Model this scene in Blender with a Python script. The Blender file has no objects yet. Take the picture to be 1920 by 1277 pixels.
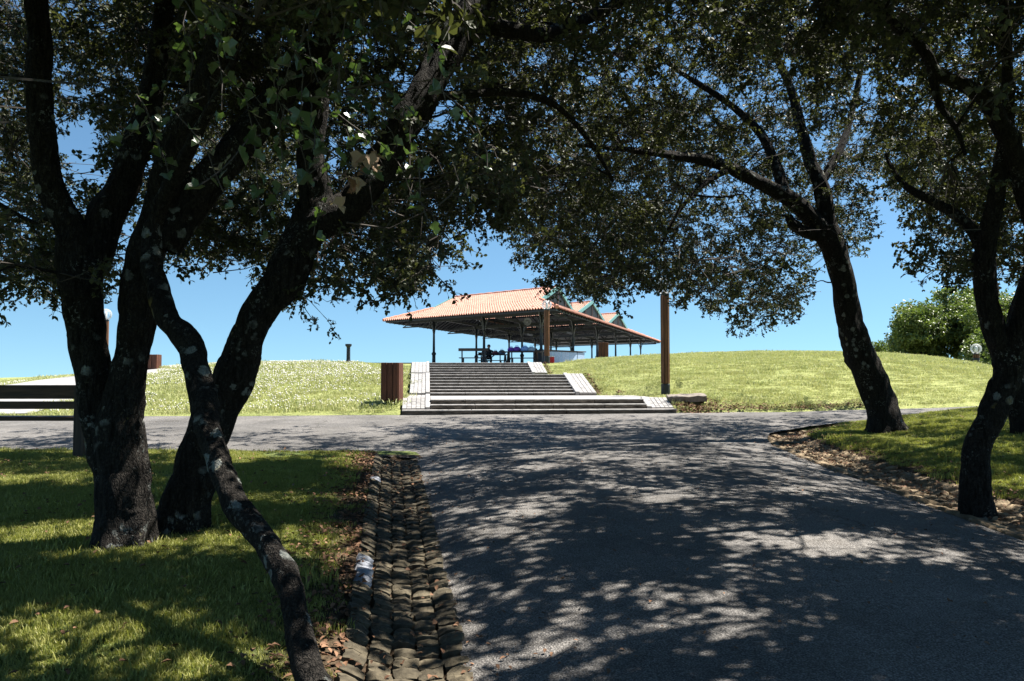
import bpy, bmesh, math, random
import numpy as np
from mathutils import Vector, Matrix, Euler

R = math.radians
rng = np.random.default_rng(7)
random.seed(7)
scene = bpy.context.scene
COL = scene.collection

# ------------------------------------------------------------------ camera
FPX, CX, CY, HOR = 1500.0, 960.0, 638.5, 705.0     # focal length and centre in pixels of the 1920 px photo
EYE = 1.6
PITCH = math.atan((HOR - CY) / FPX)
cam_data = bpy.data.cameras.new('camera')
cam_data.sensor_width = 36.0
cam_data.lens = 36.0 * FPX / 1920.0
cam_data.clip_start, cam_data.clip_end = 0.1, 9000.0
cam = bpy.data.objects.new('camera', cam_data)
COL.objects.link(cam)
cam.location = (0, 0, EYE)
cam.rotation_euler = (R(90) + PITCH, 0, 0)
scene.camera = cam

# ------------------------------------------------------------------ light
SUN_DIR = Vector((0.44, 0.17, 0.88)).normalized()      # towards the sun
SUN_EL = math.asin(SUN_DIR.z)
SUN_AZ = math.atan2(SUN_DIR.x, SUN_DIR.y)
world = bpy.data.worlds.new('World')
scene.world = world
world.use_nodes = True
wn = world.node_tree
wn.nodes.clear()
sky = wn.nodes.new('ShaderNodeTexSky')
sky.sky_type = 'NISHITA'
sky.sun_disc = False
sky.sun_elevation = SUN_EL
sky.sun_rotation = SUN_AZ
sky.altitude = 300.0
sky.air_density = 1.0
sky.dust_density = 0.0
sky.ozone_density = 5.0
bg = wn.nodes.new('ShaderNodeBackground')
bg.inputs['Strength'].default_value = 0.05
wo = wn.nodes.new('ShaderNodeOutputWorld')
# hilltop air: clear and blue down to the skyline
s_tc = wn.nodes.new('ShaderNodeTexCoord')
s_add = wn.nodes.new('ShaderNodeVectorMath')
s_add.operation = 'ADD'
s_add.inputs[1].default_value = (0, 0, 0.1)
s_nrm = wn.nodes.new('ShaderNodeVectorMath')
s_nrm.operation = 'NORMALIZE'
s_mix = wn.nodes.new('ShaderNodeMix')
s_mix.data_type, s_mix.blend_type = 'RGBA', 'MULTIPLY'
s_mix.inputs[0].default_value = 1.0
s_mix.inputs[7].default_value = (1.04, 1.22, 1.14, 1)
wn.links.new(s_tc.outputs['Generated'], s_add.inputs[0])
wn.links.new(s_add.outputs[0], s_nrm.inputs[0])
wn.links.new(s_nrm.outputs[0], sky.inputs[0])
wn.links.new(sky.outputs[0], s_mix.inputs[6])
wn.links.new(s_mix.outputs[2], bg.inputs[0])
wn.links.new(bg.outputs[0], wo.inputs[0])
sun_data = bpy.data.lights.new('sun', 'SUN')
sun_data.energy = 5.0
sun_data.angle = R(0.53)
sun_data.color = (1.0, 0.95, 0.87)
sun = bpy.data.objects.new('sun', sun_data)
COL.objects.link(sun)
sun.location = (10, 10, 40)
sun.rotation_euler = SUN_DIR.to_track_quat('Z', 'Y').to_euler()

vs = scene.view_settings
vs.view_transform = 'Standard'
vs.look = 'None'
vs.gamma = 1.0
vs.use_curve_mapping = False
vs.exposure = 1.5
scene.cycles.max_bounces = 4
scene.cycles.diffuse_bounces = 1
scene.cycles.transmission_bounces = 4
scene.cycles.transparent_max_bounces = 8
scene.cycles.use_denoising = True

# ------------------------------------------------------------------ helpers
SP, CP = math.sin(PITCH), math.cos(PITCH)


def at(px, py, d):
    """World point seen at photo pixel (px, py), d metres ahead of the camera."""
    u, v = (px - CX) / FPX, (CY - py) / FPX
    y, z = CP - v * SP, SP + v * CP
    k = d / y
    return Vector((u * k, d, EYE + z * k))


def project(p):
    p = np.asarray(p, float)
    x, y, z = p[..., 0], p[..., 1], p[..., 2] - EYE
    dep = np.maximum(y * CP + z * SP, 1e-3)
    return CX + FPX * x / dep, CY - FPX * (z * CP - y * SP) / dep


def sstep(a, b, x):
    t = np.clip((np.asarray(x, float) - a) / (b - a), 0, 1)
    return t * t * (3 - 2 * t)


def vnoise(x, y, s=1.0, seed=0):
    """Smooth value noise in [-1, 1]."""
    x, y = np.asarray(x, float) / s + 113.7 * (seed + 1), np.asarray(y, float) / s + 57.3 * (seed + 1)
    xi, yi = np.floor(x), np.floor(y)
    fx, fy = x - xi, y - yi
    fx, fy = fx * fx * (3 - 2 * fx), fy * fy * (3 - 2 * fy)

    def h(a, b):
        q = np.sin(a * 127.1 + b * 311.7) * 43758.5453
        return (q - np.floor(q)) * 2 - 1
    return (h(xi, yi) * (1 - fx) + h(xi + 1, yi) * fx) * (1 - fy) + (h(xi, yi + 1) * (1 - fx) + h(xi + 1, yi + 1) * fx) * fy


def link(o, parent=None):
    COL.objects.link(o)
    if parent is not None:
        o.parent = parent
    return o


def tag(o, label=None, cat=None, group=None, kind=None):
    if label:
        o['label'] = label
    if cat:
        o['category'] = cat
    if group:
        o['group'] = group
    if kind:
        o['kind'] = kind
    return o


def thing(name, loc, label, cat, rotz=0.0, group=None):
    o = bpy.data.objects.new(name, None)
    o.empty_display_size = 0.2
    o.location = loc
    o.rotation_euler = (0, 0, rotz)
    COL.objects.link(o)
    return tag(o, label, cat, group)


def mesh_data(name, verts, faces, mat=None, smooth=False):
    me = bpy.data.meshes.new(name)
    verts = np.asarray(verts, np.float32)
    if isinstance(faces, np.ndarray):
        n, k = faces.shape
        me.vertices.add(len(verts))
        me.vertices.foreach_set('co', verts.ravel())
        me.loops.add(n * k)
        me.loops.foreach_set('vertex_index', faces.astype(np.int32).ravel())
        me.polygons.add(n)
        me.polygons.foreach_set('loop_start', np.arange(n, dtype=np.int32) * k)
        me.update(calc_edges=True)
    else:
        me.from_pydata([tuple(v) for v in verts], [], faces)
    if mat:
        me.materials.append(mat)
    if smooth:
        me.polygons.foreach_set('use_smooth', np.ones(len(me.polygons), bool))
    me.validate()
    me.update()
    return me


class MB:
    """Collects verts and faces of ONE part in world or thing-local space."""

    def __init__(self):
        self.v, self.f = [], []

    def add(self, verts, faces):
        b = len(self.v)
        self.v += [tuple(p) for p in verts]
        self.f += [tuple(i + b for i in f) for f in faces]
        return self

    def box(self, cx, cy, cz, sx, sy, sz, rotz=0.0, bev=0.0, mat=None):
        bm = bmesh.new()
        bmesh.ops.create_cube(bm, size=1.0)
        bmesh.ops.scale(bm, vec=(sx, sy, sz), verts=bm.verts)
        if bev:
            bmesh.ops.bevel(bm, geom=bm.edges[:], offset=bev, segments=1, affect='EDGES')
        m = (mat if mat is not None else Matrix.Translation((cx, cy, cz)) @ Matrix.Rotation(rotz, 4, 'Z'))
        bmesh.ops.transform(bm, matrix=m, verts=bm.verts)
        bm.verts.index_update()
        self.add([v.co.copy() for v in bm.verts], [[v.index for v in f.verts] for f in bm.faces])
        bm.free()
        return self

    def bar(self, a, b, w, h, roll=0.0):
        a, b = Vector(a), Vector(b)
        d = b - a
        q = d.to_track_quat('X', 'Z')
        m = Matrix.Translation((a + b) / 2) @ q.to_matrix().to_4x4() @ Matrix.Rotation(roll, 4, 'X')
        return self.box(0, 0, 0, d.length, w, h, mat=m)

    def tube(self, pts, rad, n=6, cap=True, wob=0.0, seed=0, lump=0.0):
        pts = [Vector(p) for p in pts]
        m = len(pts)
        rad = [rad] * m if not hasattr(rad, '__len__') else rad
        rings = []
        t0 = (pts[1] - pts[0]).normalized()
        ref = Vector((0, 0, 1)) if abs(t0.z) < 0.9 else Vector((1, 0, 0))
        u = t0.cross(ref).normalized()
        for i, p in enumerate(pts):
            t = (pts[min(i + 1, m - 1)] - pts[max(i - 1, 0)]).normalized()
            u = (u - t * u.dot(t)).normalized()
            w = t.cross(u)
            ring = []
            for k in range(n):
                a = 2 * math.pi * k / n
                r = rad[i]
                if wob or lump:
                    r *= 1 + wob * float(vnoise(k * 0.9 + seed, i * 0.55, 1.0, 3)) + lump * math.sin(3 * a + i * 0.25 + seed) * 0.5
                ring.append(p + u * (r * math.cos(a)) + w * (r * math.sin(a)))
            rings.append(ring)
        vs_ = [q for r in rings for q in r]
        fs = []
        for i in range(m - 1):
            for k in range(n):
                fs.append((i * n + k, i * n + (k + 1) % n, (i + 1) * n + (k + 1) % n, (i + 1) * n + k))
        if cap:
            fs.append(tuple(range(n))[::-1])
            fs.append(tuple((m - 1) * n + k for k in range(n)))
        return self.add(vs_, fs)

    def lathe(self, prof, n=16, c=(0, 0, 0)):
        vs_, fs = [], []
        for r, z in prof:
            for k in range(n):
                a = 2 * math.pi * k / n
                vs_.append((c[0] + r * math.cos(a), c[1] + r * math.sin(a), c[2] + z))
        for i in range(len(prof) - 1):
            for k in range(n):
                fs.append((i * n + k, i * n + (k + 1) % n, (i + 1) * n + (k + 1) % n, (i + 1) * n + k))
        fs.append(tuple(range(n))[::-1])
        fs.append(tuple((len(prof) - 1) * n + k for k in range(n)))
        return self.add(vs_, fs)

    def build(self, name, mat, parent=None, smooth=False):
        me = mesh_data(name, self.v, self.f, mat, smooth)
        return link(bpy.data.objects.new(name, me), parent)


def copy_tree(o, parent=None):
    c = o.copy()
    COL.objects.link(c)
    c.parent = parent
    for ch in list(o.children):
        copy_tree(ch, c)
    return c


# ------------------------------------------------------------------ materials
def new_mat(name):
    m = bpy.data.materials.new(name)
    m.use_nodes = True
    nt = m.node_tree
    b = nt.nodes['Principled BSDF']
    return m, nt, b


def N(nt, kind, **kw):
    n = nt.nodes.new(kind)
    for k, v in kw.items():
        if k in n.inputs:
            n.inputs[k].default_value = v
        else:
            setattr(n, k, v)
    return n


def ramp(nt, fac, stops):
    r = nt.nodes.new('ShaderNodeValToRGB')
    e = r.color_ramp.elements
    while len(e) < len(stops):
        e.new(0.5)
    for i, (p, c) in enumerate(stops):
        e[i].position = p
        e[i].color = (*c, 1) if len(c) == 3 else c
    nt.links.new(fac, r.inputs[0])
    return r.outputs[0]


def coords(nt, scale=(1, 1, 1), kind='Object'):
    tc = nt.nodes.new('ShaderNodeTexCoord')
    mp = nt.nodes.new('ShaderNodeMapping')
    mp.inputs['Scale'].default_value = scale
    nt.links.new(tc.outputs[kind], mp.inputs[0])
    return mp.outputs[0]


def noise(nt, vec, scale, detail=4.0, rough=0.6, out=0):
    n = N(nt, 'ShaderNodeTexNoise', Scale=scale, Detail=detail, Roughness=rough)
    nt.links.new(vec, n.inputs['Vector'])
    return n.outputs[out]


def mixc(nt, fac, a, b, mode='MIX'):
    m = nt.nodes.new('ShaderNodeMix')
    m.data_type = 'RGBA'
    m.blend_type = mode
    for s, v in ((m.inputs[0], fac), (m.inputs[6], a), (m.inputs[7], b)):
        if hasattr(v, 'is_linked'):
            nt.links.new(v, s)
        elif hasattr(v, '__len__'):
            s.default_value = (*v, 1)
        else:
            s.default_value = v
    return m.outputs[2]


def bump(nt, b, h, strength=0.4, dist=0.02):
    n = N(nt, 'ShaderNodeBump', Strength=strength, Distance=dist)
    nt.links.new(h, n.inputs['Height'])
    nt.links.new(n.outputs[0], b.inputs['Normal'])


def simple(name, col, rough=0.7, spread=0.35, scale=6.0, stretch=(1, 1, 1), bmp=0.3, dist=0.01, metal=0.0, spec=0.4, detail=5.0, rnd=0.0):
    m, nt, b = new_mat(name)
    v = coords(nt, stretch)
    f = noise(nt, v, scale, detail)
    lo = tuple(c * (1 - spread) for c in col)
    hi = tuple(min(1, c * (1 + spread)) for c in col)
    c = ramp(nt, f, [(0.3, lo), (0.7, hi)])
    if rnd:
        oi = nt.nodes.new('ShaderNodeObjectInfo')
        k = ramp(nt, oi.outputs['Random'], [(0, (1 - rnd,) * 3), (1, (1 + rnd * 0.6, 1 + rnd * 0.55, 1 + rnd * 0.45))])
        c = mixc(nt, 1.0, c, k, 'MULTIPLY')
    nt.links.new(c, b.inputs['Base Color'])
    b.inputs['Roughness'].default_value = rough
    b.inputs['Metallic'].default_value = metal
    b.inputs['Specular IOR Level'].default_value = spec
    if bmp:
        f2 = noise(nt, v, scale * 5, 3.0)
        bump(nt, b, f2, bmp, dist)
    return m


def mat_asphalt():
    m, nt, b = new_mat('asphalt')
    v = coords(nt)
    fine = noise(nt, v, 95.0, 2.0, 0.7)
    mid = noise(nt, v, 16.0, 4.0, 0.7)
    big = noise(nt, v, 0.6, 4.0)
    stones = N(nt, 'ShaderNodeTexVoronoi', Scale=75.0)
    nt.links.new(v, stones.inputs['Vector'])
    c = ramp(nt, fine, [(0.36, (0.03, 0.029, 0.027)), (0.5, (0.13, 0.124, 0.118)), (0.64, (0.4, 0.38, 0.36))])
    c = mixc(nt, 0.4, c, ramp(nt, mid, [(0.3, (0.06, 0.057, 0.053)), (0.7, (0.2, 0.19, 0.18))]))
    c = mixc(nt, 1.0, c, ramp(nt, big, [(0.3, (0.62, 0.62, 0.62)), (0.7, (1.3, 1.28, 1.26))]), 'MULTIPLY')
    crk = N(nt, 'ShaderNodeTexVoronoi', Scale=0.55, feature='DISTANCE_TO_EDGE')
    wv = N(nt, 'ShaderNodeVectorMath', operation='MULTIPLY_ADD')
    nt.links.new(noise(nt, v, 2.5, 6.0, 0.7, 1), wv.inputs[0])
    wv.inputs[1].default_value = (0.9, 0.9, 0.9)
    nt.links.new(v, wv.inputs[2])
    nt.links.new(wv.outputs[0], crk.inputs['Vector'])
    line = mixc(nt, 1.0, ramp(nt, crk.outputs['Distance'], [(0.003, (1, 1, 1)), (0.008, (0, 0, 0))]), ramp(nt, noise(nt, v, 0.35, 2.0), [(0.5, (0, 0, 0)), (0.6, (1, 1, 1))]), 'MULTIPLY')
    c = mixc(nt, line, c, (0.02, 0.018, 0.016))
    stain = ramp(nt, noise(nt, v, 1.7, 6.0, 0.75), [(0.52, (0, 0, 0)), (0.7, (0.55, 0.55, 0.55))])
    c = mixc(nt, stain, c, (0.075, 0.066, 0.055))
    nt.links.new(c, b.inputs['Base Color'])
    b.inputs['Roughness'].default_value = 0.88
    b.inputs['Specular IOR Level'].default_value = 0.2
    bump(nt, b, stones.outputs['Distance'], 0.8, 0.012)
    return m


def mat_ground():
    m, nt, b = new_mat('lawn_soil')
    v = coords(nt)
    at_ = N(nt, 'ShaderNodeAttribute', attribute_name='dry')
    so = N(nt, 'ShaderNodeAttribute', attribute_name='soil')
    n1 = noise(nt, v, 1.3, 5.0)
    n2 = noise(nt, v, 22.0, 4.0, 0.7)
    green = ramp(nt, n2, [(0.3, (0.025, 0.045, 0.012)), (0.55, (0.07, 0.11, 0.025)), (0.75, (0.12, 0.15, 0.045))])
    dry = ramp(nt, n2, [(0.25, (0.16, 0.2, 0.06)), (0.5, (0.31, 0.33, 0.12)), (0.75, (0.46, 0.43, 0.22))])
    k = N(nt, 'ShaderNodeMath', operation='MULTIPLY_ADD')
    nt.links.new(n1, k.inputs[0])
    k.inputs[1].default_value = 0.8
    k.inputs[2].default_value = -0.4
    k2 = N(nt, 'ShaderNodeMath', operation='ADD', use_clamp=True)
    nt.links.new(k.outputs[0], k2.inputs[0])
    nt.links.new(at_.outputs['Fac'], k2.inputs[1])
    c = mixc(nt, k2.outputs[0], green, dry)
    soil = ramp(nt, n2, [(0.3, (0.03, 0.02, 0.013)), (0.7, (0.12, 0.085, 0.055))])
    c = mixc(nt, so.outputs['Fac'], c, soil)
    nt.links.new(c, b.inputs['Base Color'])
    b.inputs['Roughness'].default_value = 0.95
    b.inputs['Specular IOR Level'].default_value = 0.1
    bump(nt, b, n2, 0.9, 0.05)
    return m


def mat_bark(name, amount):
    lichen = 0.85
    m, nt, b = new_mat(name)
    v = coords(nt)
    vz = coords(nt, (1, 1, 0.28))
    cr = N(nt, 'ShaderNodeTexVoronoi', Scale=34.0, feature='DISTANCE_TO_EDGE')
    wob = noise(nt, vz, 9.0, 4.0, 0.6, 1)
    vm = N(nt, 'ShaderNodeVectorMath', operation='MULTIPLY_ADD')
    nt.links.new(wob, vm.inputs[0])
    vm.inputs[1].default_value = (0.24, 0.24, 0.24)
    nt.links.new(vz, vm.inputs[2])
    nt.links.new(vm.outputs[0], cr.inputs['Vector'])
    fine = noise(nt, v, 45.0, 5.0, 0.7)
    c = ramp(nt, fine, [(0.3, (0.016, 0.014, 0.012)), (0.7, (0.062, 0.054, 0.046))])
    c = mixc(nt, ramp(nt, cr.outputs['Distance'], [(0.0, (0.7, 0.7, 0.7)), (0.1, (0, 0, 0))]), c, (0.011, 0.01, 0.009))
    fz = noise(nt, coords(nt, (1, 1, 0.16)), 30.0, 5.0, 0.6)
    c = mixc(nt, ramp(nt, fz, [(0.36, (0.85, 0.85, 0.85)), (0.5, (0, 0, 0))]), c, (0.008, 0.007, 0.006))
    # crustose lichen: pale grey rosettes with ragged edges, plus a little ochre
    l1 = N(nt, 'ShaderNodeTexVoronoi', Scale=8.0)
    vm2 = N(nt, 'ShaderNodeVectorMath', operation='MULTIPLY_ADD')
    nt.links.new(noise(nt, v, 24.0, 4.0, 0.7, 1), vm2.inputs[0])
    vm2.inputs[1].default_value = (0.09, 0.09, 0.09)
    nt.links.new(v, vm2.inputs[2])
    nt.links.new(vm2.outputs[0], l1.inputs['Vector'])
    spots = ramp(nt, l1.outputs['Distance'], [(0.30, (1, 1, 1)), (0.37, (0, 0, 0))])
    where = ramp(nt, noise(nt, v, 2.2, 3.0), [(amount, (0, 0, 0)), (amount + 0.07, (1, 1, 1))])
    li = mixc(nt, 1.0, spots, where, 'MULTIPLY')
    l2 = N(nt, 'ShaderNodeTexVoronoi', Scale=30.0)
    nt.links.new(vm2.outputs[0], l2.inputs['Vector'])
    sp2 = mixc(nt, 1.0, ramp(nt, l2.outputs['Distance'], [(0.26, (1, 1, 1)), (0.36, (0, 0, 0))]), ramp(nt, noise(nt, v, 3.4, 3.0), [(0.54, (0, 0, 0)), (0.68, (1, 1, 1))]), 'MULTIPLY')
    li = mixc(nt, 1.0, li, sp2, 'LIGHTEN')
    lc = ramp(nt, fine, [(0.3, (0.2, 0.22, 0.2)), (0.65, (0.42, 0.44, 0.41))])
    lc = mixc(nt, ramp(nt, noise(nt, v, 5.0, 2.0), [(0.6, (0, 0, 0)), (0.68, (1, 1, 1))]), lc, (0.30, 0.24, 0.08))
    c = mixc(nt, mixc(nt, 1.0, li, (lichen,) * 3, 'MULTIPLY'), c, lc)
    nt.links.new(c, b.inputs['Base Color'])
    b.inputs['Roughness'].default_value = 0.9
    b.inputs['Specular IOR Level'].default_value = 0.15
    hh = N(nt, 'ShaderNodeMath', operation='MULTIPLY_ADD')
    nt.links.new(fine, hh.inputs[0])
    hh.inputs[1].default_value = 0.5
    nt.links.new(ramp(nt, cr.outputs['Distance'], [(0.0, (0, 0, 0)), (0.2, (1, 1, 1))]), hh.inputs[2])
    rid = N(nt, 'ShaderNodeMath', operation='MULTIPLY_ADD')
    vs2 = coords(nt, (1, 1, 0.16))
    fiss = noise(nt, vs2, 30.0, 5.0, 0.6)
    nt.links.new(fiss, rid.inputs[0])
    rid.inputs[1].default_value = 3.2
    nt.links.new(hh.outputs[0], rid.inputs[2])
    bump(nt, b, rid.outputs[0], 0.9, 0.03)
    return m


def mat_leaf(name, lo, hi, trans, tcol, rough=0.38, spec=0.5):
    m, nt, b = new_mat(name)
    oi = nt.nodes.new('ShaderNodeObjectInfo')
    a = N(nt, 'ShaderNodeAttribute', attribute_name='var')
    s = N(nt, 'ShaderNodeMath', operation='MULTIPLY_ADD')
    nt.links.new(oi.outputs['Random'], s.inputs[0])
    s.inputs[1].default_value = 0.4
    s2 = N(nt, 'ShaderNodeMath', operation='MULTIPLY')
    nt.links.new(a.outputs['Fac'], s2.inputs[0])
    s2.inputs[1].default_value = 0.6
    nt.links.new(s2.outputs[0], s.inputs[2])
    c = ramp(nt, s.outputs[0], [(0.0, lo), (1.0, hi)])
    nt.links.new(c, b.inputs['Base Color'])
    b.inputs['Roughness'].default_value = rough
    b.inputs['Specular IOR Level'].default_value = spec
    if trans:
        t = N(nt, 'ShaderNodeBsdfTranslucent')
        tc = mixc(nt, 1.0, c, tcol, 'MULTIPLY')
        nt.links.new(tc, t.inputs['Color'])
        mx = N(nt, 'ShaderNodeMixShader')
        mx.inputs[0].default_value = trans
        nt.links.new(b.outputs[0], mx.inputs[1])
        nt.links.new(t.outputs[0], mx.inputs[2])
        nt.links.new(mx.outputs[0], nt.nodes['Material Output'].inputs[0])
    return m


def mat_wood(name, lo, hi, rough=0.6, axis=2, spec=0.3):
    m, nt, b = new_mat(name)
    s = [26.0, 26.0, 26.0]
    s[axis] = 1.6
    v = coords(nt, tuple(s))
    f = noise(nt, v, 1.0, 5.0, 0.65)
    c = ramp(nt, f, [(0.3, lo), (0.7, hi)])
    nt.links.new(c, b.inputs['Base Color'])
    b.inputs['Roughness'].default_value = rough
    b.inputs['Specular IOR Level'].default_value = spec
    bump(nt, b, f, 0.3, 0.01)
    return m


M = {}
M['asphalt'] = mat_asphalt()
M['ground'] = mat_ground()
M['bark'] = mat_bark('oak_bark', 0.54)
M['bark_pale'] = mat_bark('lichened_bark', 0.47)
M['twig'] = simple('twig_bark', (0.06, 0.05, 0.042), 0.85, 0.4, 30.0, bmp=0)
M['leaf'] = mat_leaf('oak_leaf', (0.024, 0.032, 0.016), (0.105, 0.115, 0.065), 0.18, (2.2, 2.2, 0.9), 0.5, 0.28)
M['leaf_far'] = mat_leaf('park_tree_leaf', (0.07, 0.105, 0.03), (0.2, 0.24, 0.085), 0.2, (1.8, 2.0, 0.8))
M['ivy'] = mat_leaf('ivy_leaf', (0.03, 0.055, 0.025), (0.09, 0.13, 0.055), 0.22, (1.9, 2.2, 0.8), 0.3, 0.6)
M['dead_leaf'] = mat_leaf('dead_leaf', (0.14, 0.06, 0.03), (0.42, 0.3, 0.2), 0.1, (1, 1, 1), 0.7, 0.2)
M['litter'] = mat_leaf('leaf_litter', (0.07, 0.034, 0.018), (0.3, 0.17, 0.1), 0.0, (1, 1, 1), 0.75, 0.2)
M['grass'] = mat_leaf('lawn_grass', (0.13, 0.16, 0.035), (0.42, 0.4, 0.14), 0.3, (1.4, 1.5, 0.7), 0.5, 0.25)
M['grass_dry'] = mat_leaf('sunny_slope_grass', (0.28, 0.34, 0.12), (0.58, 0.55, 0.3), 0.25, (1.2, 1.2, 0.8), 0.6, 0.2)
M['clover'] = simple('clover_white', (0.62, 0.6, 0.55), 0.8, 0.2, 30, bmp=0)
M['cobble'] = simple('cobble_stone', (0.09, 0.076, 0.052), 0.9, 0.65, 11.0, bmp=0.7, dist=0.012, spec=0.2, rnd=0.35)
M['cobble_white'] = simple('painted_cobble', (0.3, 0.315, 0.35), 0.8, 0.35, 14.0, bmp=0.6, dist=0.01, spec=0.2)
M['flag'] = simple('flagstone', (0.26, 0.2, 0.13), 0.85, 0.45, 8.0, bmp=0.7, dist=0.012, spec=0.2, rnd=0.3)
M['joint'] = simple('joint_soil', (0.05, 0.037, 0.025), 0.95, 0.5, 20.0, bmp=0.6)
M['grout'] = simple('sand_grout', (0.17, 0.155, 0.14), 0.95, 0.4, 20.0, bmp=0.4)
M['concrete'] = simple('concrete', (0.3, 0.29, 0.28), 0.85, 0.22, 3.0, bmp=0.3)
M['paver'] = simple('concrete_paver', (0.29, 0.28, 0.272), 0.85, 0.22, 9.0, bmp=0.4, rnd=0.12)
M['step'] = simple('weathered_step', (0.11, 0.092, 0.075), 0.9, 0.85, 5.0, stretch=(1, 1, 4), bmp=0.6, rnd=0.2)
M['tread'] = simple('step_tread', (0.3, 0.285, 0.27), 0.85, 0.4, 6.0, bmp=0.4)
M['tile'] = simple('roof_tile', (0.43, 0.235, 0.175), 0.8, 0.3, 2.2, bmp=0.3)
M['ridge'] = simple('ridge_tile', (0.5, 0.21, 0.13), 0.8, 0.3, 3.0, bmp=0.3)
M['iron'] = simple('dark_iron', (0.02, 0.024, 0.028), 0.5, 0.3, 6.0, bmp=0.0)
M['teal'] = simple('teal_paint', (0.11, 0.25, 0.24), 0.5, 0.15, 4.0, bmp=0.0)
M['ceiling'] = simple('dark_roof_lining', (0.03, 0.03, 0.032), 0.7, 0.3, 2.0, stretch=(1, 12, 1), bmp=0.3)
M['wood'] = mat_wood('bin_wood', (0.05, 0.018, 0.01), (0.17, 0.066, 0.035))
M['post_wood'] = mat_wood('post_wood', (0.055, 0.025, 0.012), (0.21, 0.1, 0.045))
M['bench_wood'] = mat_wood('bench_wood', (0.03, 0.017, 0.011), (0.11, 0.06, 0.037), axis=0)
M['leg_wood'] = mat_wood('bench_leg_wood', (0.02, 0.014, 0.011), (0.08, 0.055, 0.04))
M['table_wood'] = mat_wood('table_wood', (0.03, 0.022, 0.018), (0.08, 0.06, 0.045), axis=0)
M['speaker'] = simple('speaker_grey', (0.2, 0.2, 0.2), 0.6, 0.1, 3, bmp=0)
M['white'] = simple('white_plastic', (0.75, 0.75, 0.74), 0.45, 0.06, 3, bmp=0)
M['skin'] = simple('skin', (0.36, 0.2, 0.14), 0.55, 0.1, 8, bmp=0)
M['shirt'] = simple('dark_shirt', (0.03, 0.03, 0.036), 0.85, 0.3, 20, bmp=0.2)
M['trousers'] = simple('khaki_trousers', (0.2, 0.16, 0.09), 0.85, 0.3, 20, bmp=0.2)
M['hair'] = simple('dark_hair', (0.015, 0.012, 0.01), 0.6, 0.3, 40, bmp=0.2)
for nm, c in (('purple', (0.12, 0.04, 0.32)), ('blue', (0.18, 0.32, 0.62)), ('maroon', (0.2, 0.06, 0.09)), ('slate', (0.12, 0.18, 0.27)), ('red', (0.5, 0.03, 0.03)), ('ice', (0.3, 0.4, 0.52))):
    M[nm] = simple(nm + '_cloth', c, 0.75, 0.25, 12, bmp=0.2)


def mat_globe():
    m, nt, b = new_mat('clear_globe')
    b.inputs['Base Color'].default_value = (0.93, 0.95, 0.96, 1)
    b.inputs['Roughness'].default_value = 0.06
    t = N(nt, 'ShaderNodeBsdfTransparent')
    fr = N(nt, 'ShaderNodeFresnel', IOR=1.45)
    k = N(nt, 'ShaderNodeMath', operation='MULTIPLY_ADD')
    nt.links.new(fr.outputs[0], k.inputs[0])
    k.inputs[1].default_value = 0.75
    k.inputs[2].default_value = 0.13
    mx = N(nt, 'ShaderNodeMixShader')
    nt.links.new(k.outputs[0], mx.inputs[0])
    nt.links.new(t.outputs[0], mx.inputs[1])
    nt.links.new(b.outputs[0], mx.inputs[2])
    nt.links.new(mx.outputs[0], nt.nodes['Material Output'].inputs[0])
    return m


M['globe'] = mat_globe()

# ------------------------------------------------------------------ the lie of the land
SLOPE = 0.0301
S0 = np.array([-2.07, 20.32])                    # foot of the stairs, left end of the flight
SA = np.array([-0.105, 0.9945])                  # uphill
SR = np.array([0.9945, 0.105])                   # to the right
Z_FOOT = 0.612
STAIR = [(0.0, Z_FOOT), (0.0, 0.612), (0.9, 0.99), (4.4, 0.99), (6.75, 1.655), (14.1, 1.655), (15.95, 2.2), (40.0, 2.2)]
TERR = 2.2


def gut_left(y):
    return -0.26 - 0.152 * np.asarray(y, float)     # outer edge of the cobbled gutter


GUT_W = 0.70


def road_left(y):
    return gut_left(y) + GUT_W - 0.04


ROAD_R = 4.53
RG_X = np.interp(np.linspace(-4, 17.2, 60), [-4, 12.6, 14.4, 15.6, 16.6, 17.2], [4.53, 4.53, 4.6, 4.86, 5.5, 6.4])


def road_right(y):
    return np.interp(y, np.linspace(-4, 17.2, 60), RG_X)


def far_edge(x):
    return np.interp(x, [-60, -12.6, -3, 3.5, 7.85, 14.5, 24, 60], [17.6, 19.7, 20.22, 20.85, 21.8, 24.7, 30.5, 55])


def near_edge_left(x):
    x = np.asarray(x, float)
    return 12.95 + 0.0 * x - 0.35 * sstep(-2.6, -1.5, x) + 0.1 * vnoise(x, 0 * x, 1.7) - 0.02 * np.clip(-x - 8, 0, 50)


def near_edge_right(x):
    return np.interp(x, [4.53, 4.7, 5.1, 6.4, 9.9, 13, 20, 60], [14.0, 14.8, 15.9, 17.3, 20.0, 21.9, 26.2, 51])


CREST = np.array([[-900, 735], [-300, 728], [0, 716], [140, 706], [280, 692], [420, 683], [560, 680], [760, 681], [1030, 681], [1130, 673], [1300, 664], [1480, 660], [1600, 662], [1720, 667], [1800, 677], [1860, 690], [2000, 715], [2400, 730]], float)
CDIST = np.array([[-900, 30], [0, 36], [420, 37], [1030, 37.5], [1300, 38], [1600, 36], [1860, 34], [2400, 34]], float)


def stair_local(x, y):
    dx, dy = x - S0[0], y - S0[1]
    return dx * SA[0] + dy * SA[1], dx * SR[0] + dy * SR[1]


def stair_z(s):
    return np.interp(s, [p[0] for p in STAIR], [p[1] for p in STAIR])


def base_z(y):
    return np.where(np.asarray(y) < 20.3, SLOPE * np.asarray(y, float), Z_FOOT + 0.012 * (np.minimum(y, 60) - 20.3))


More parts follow.
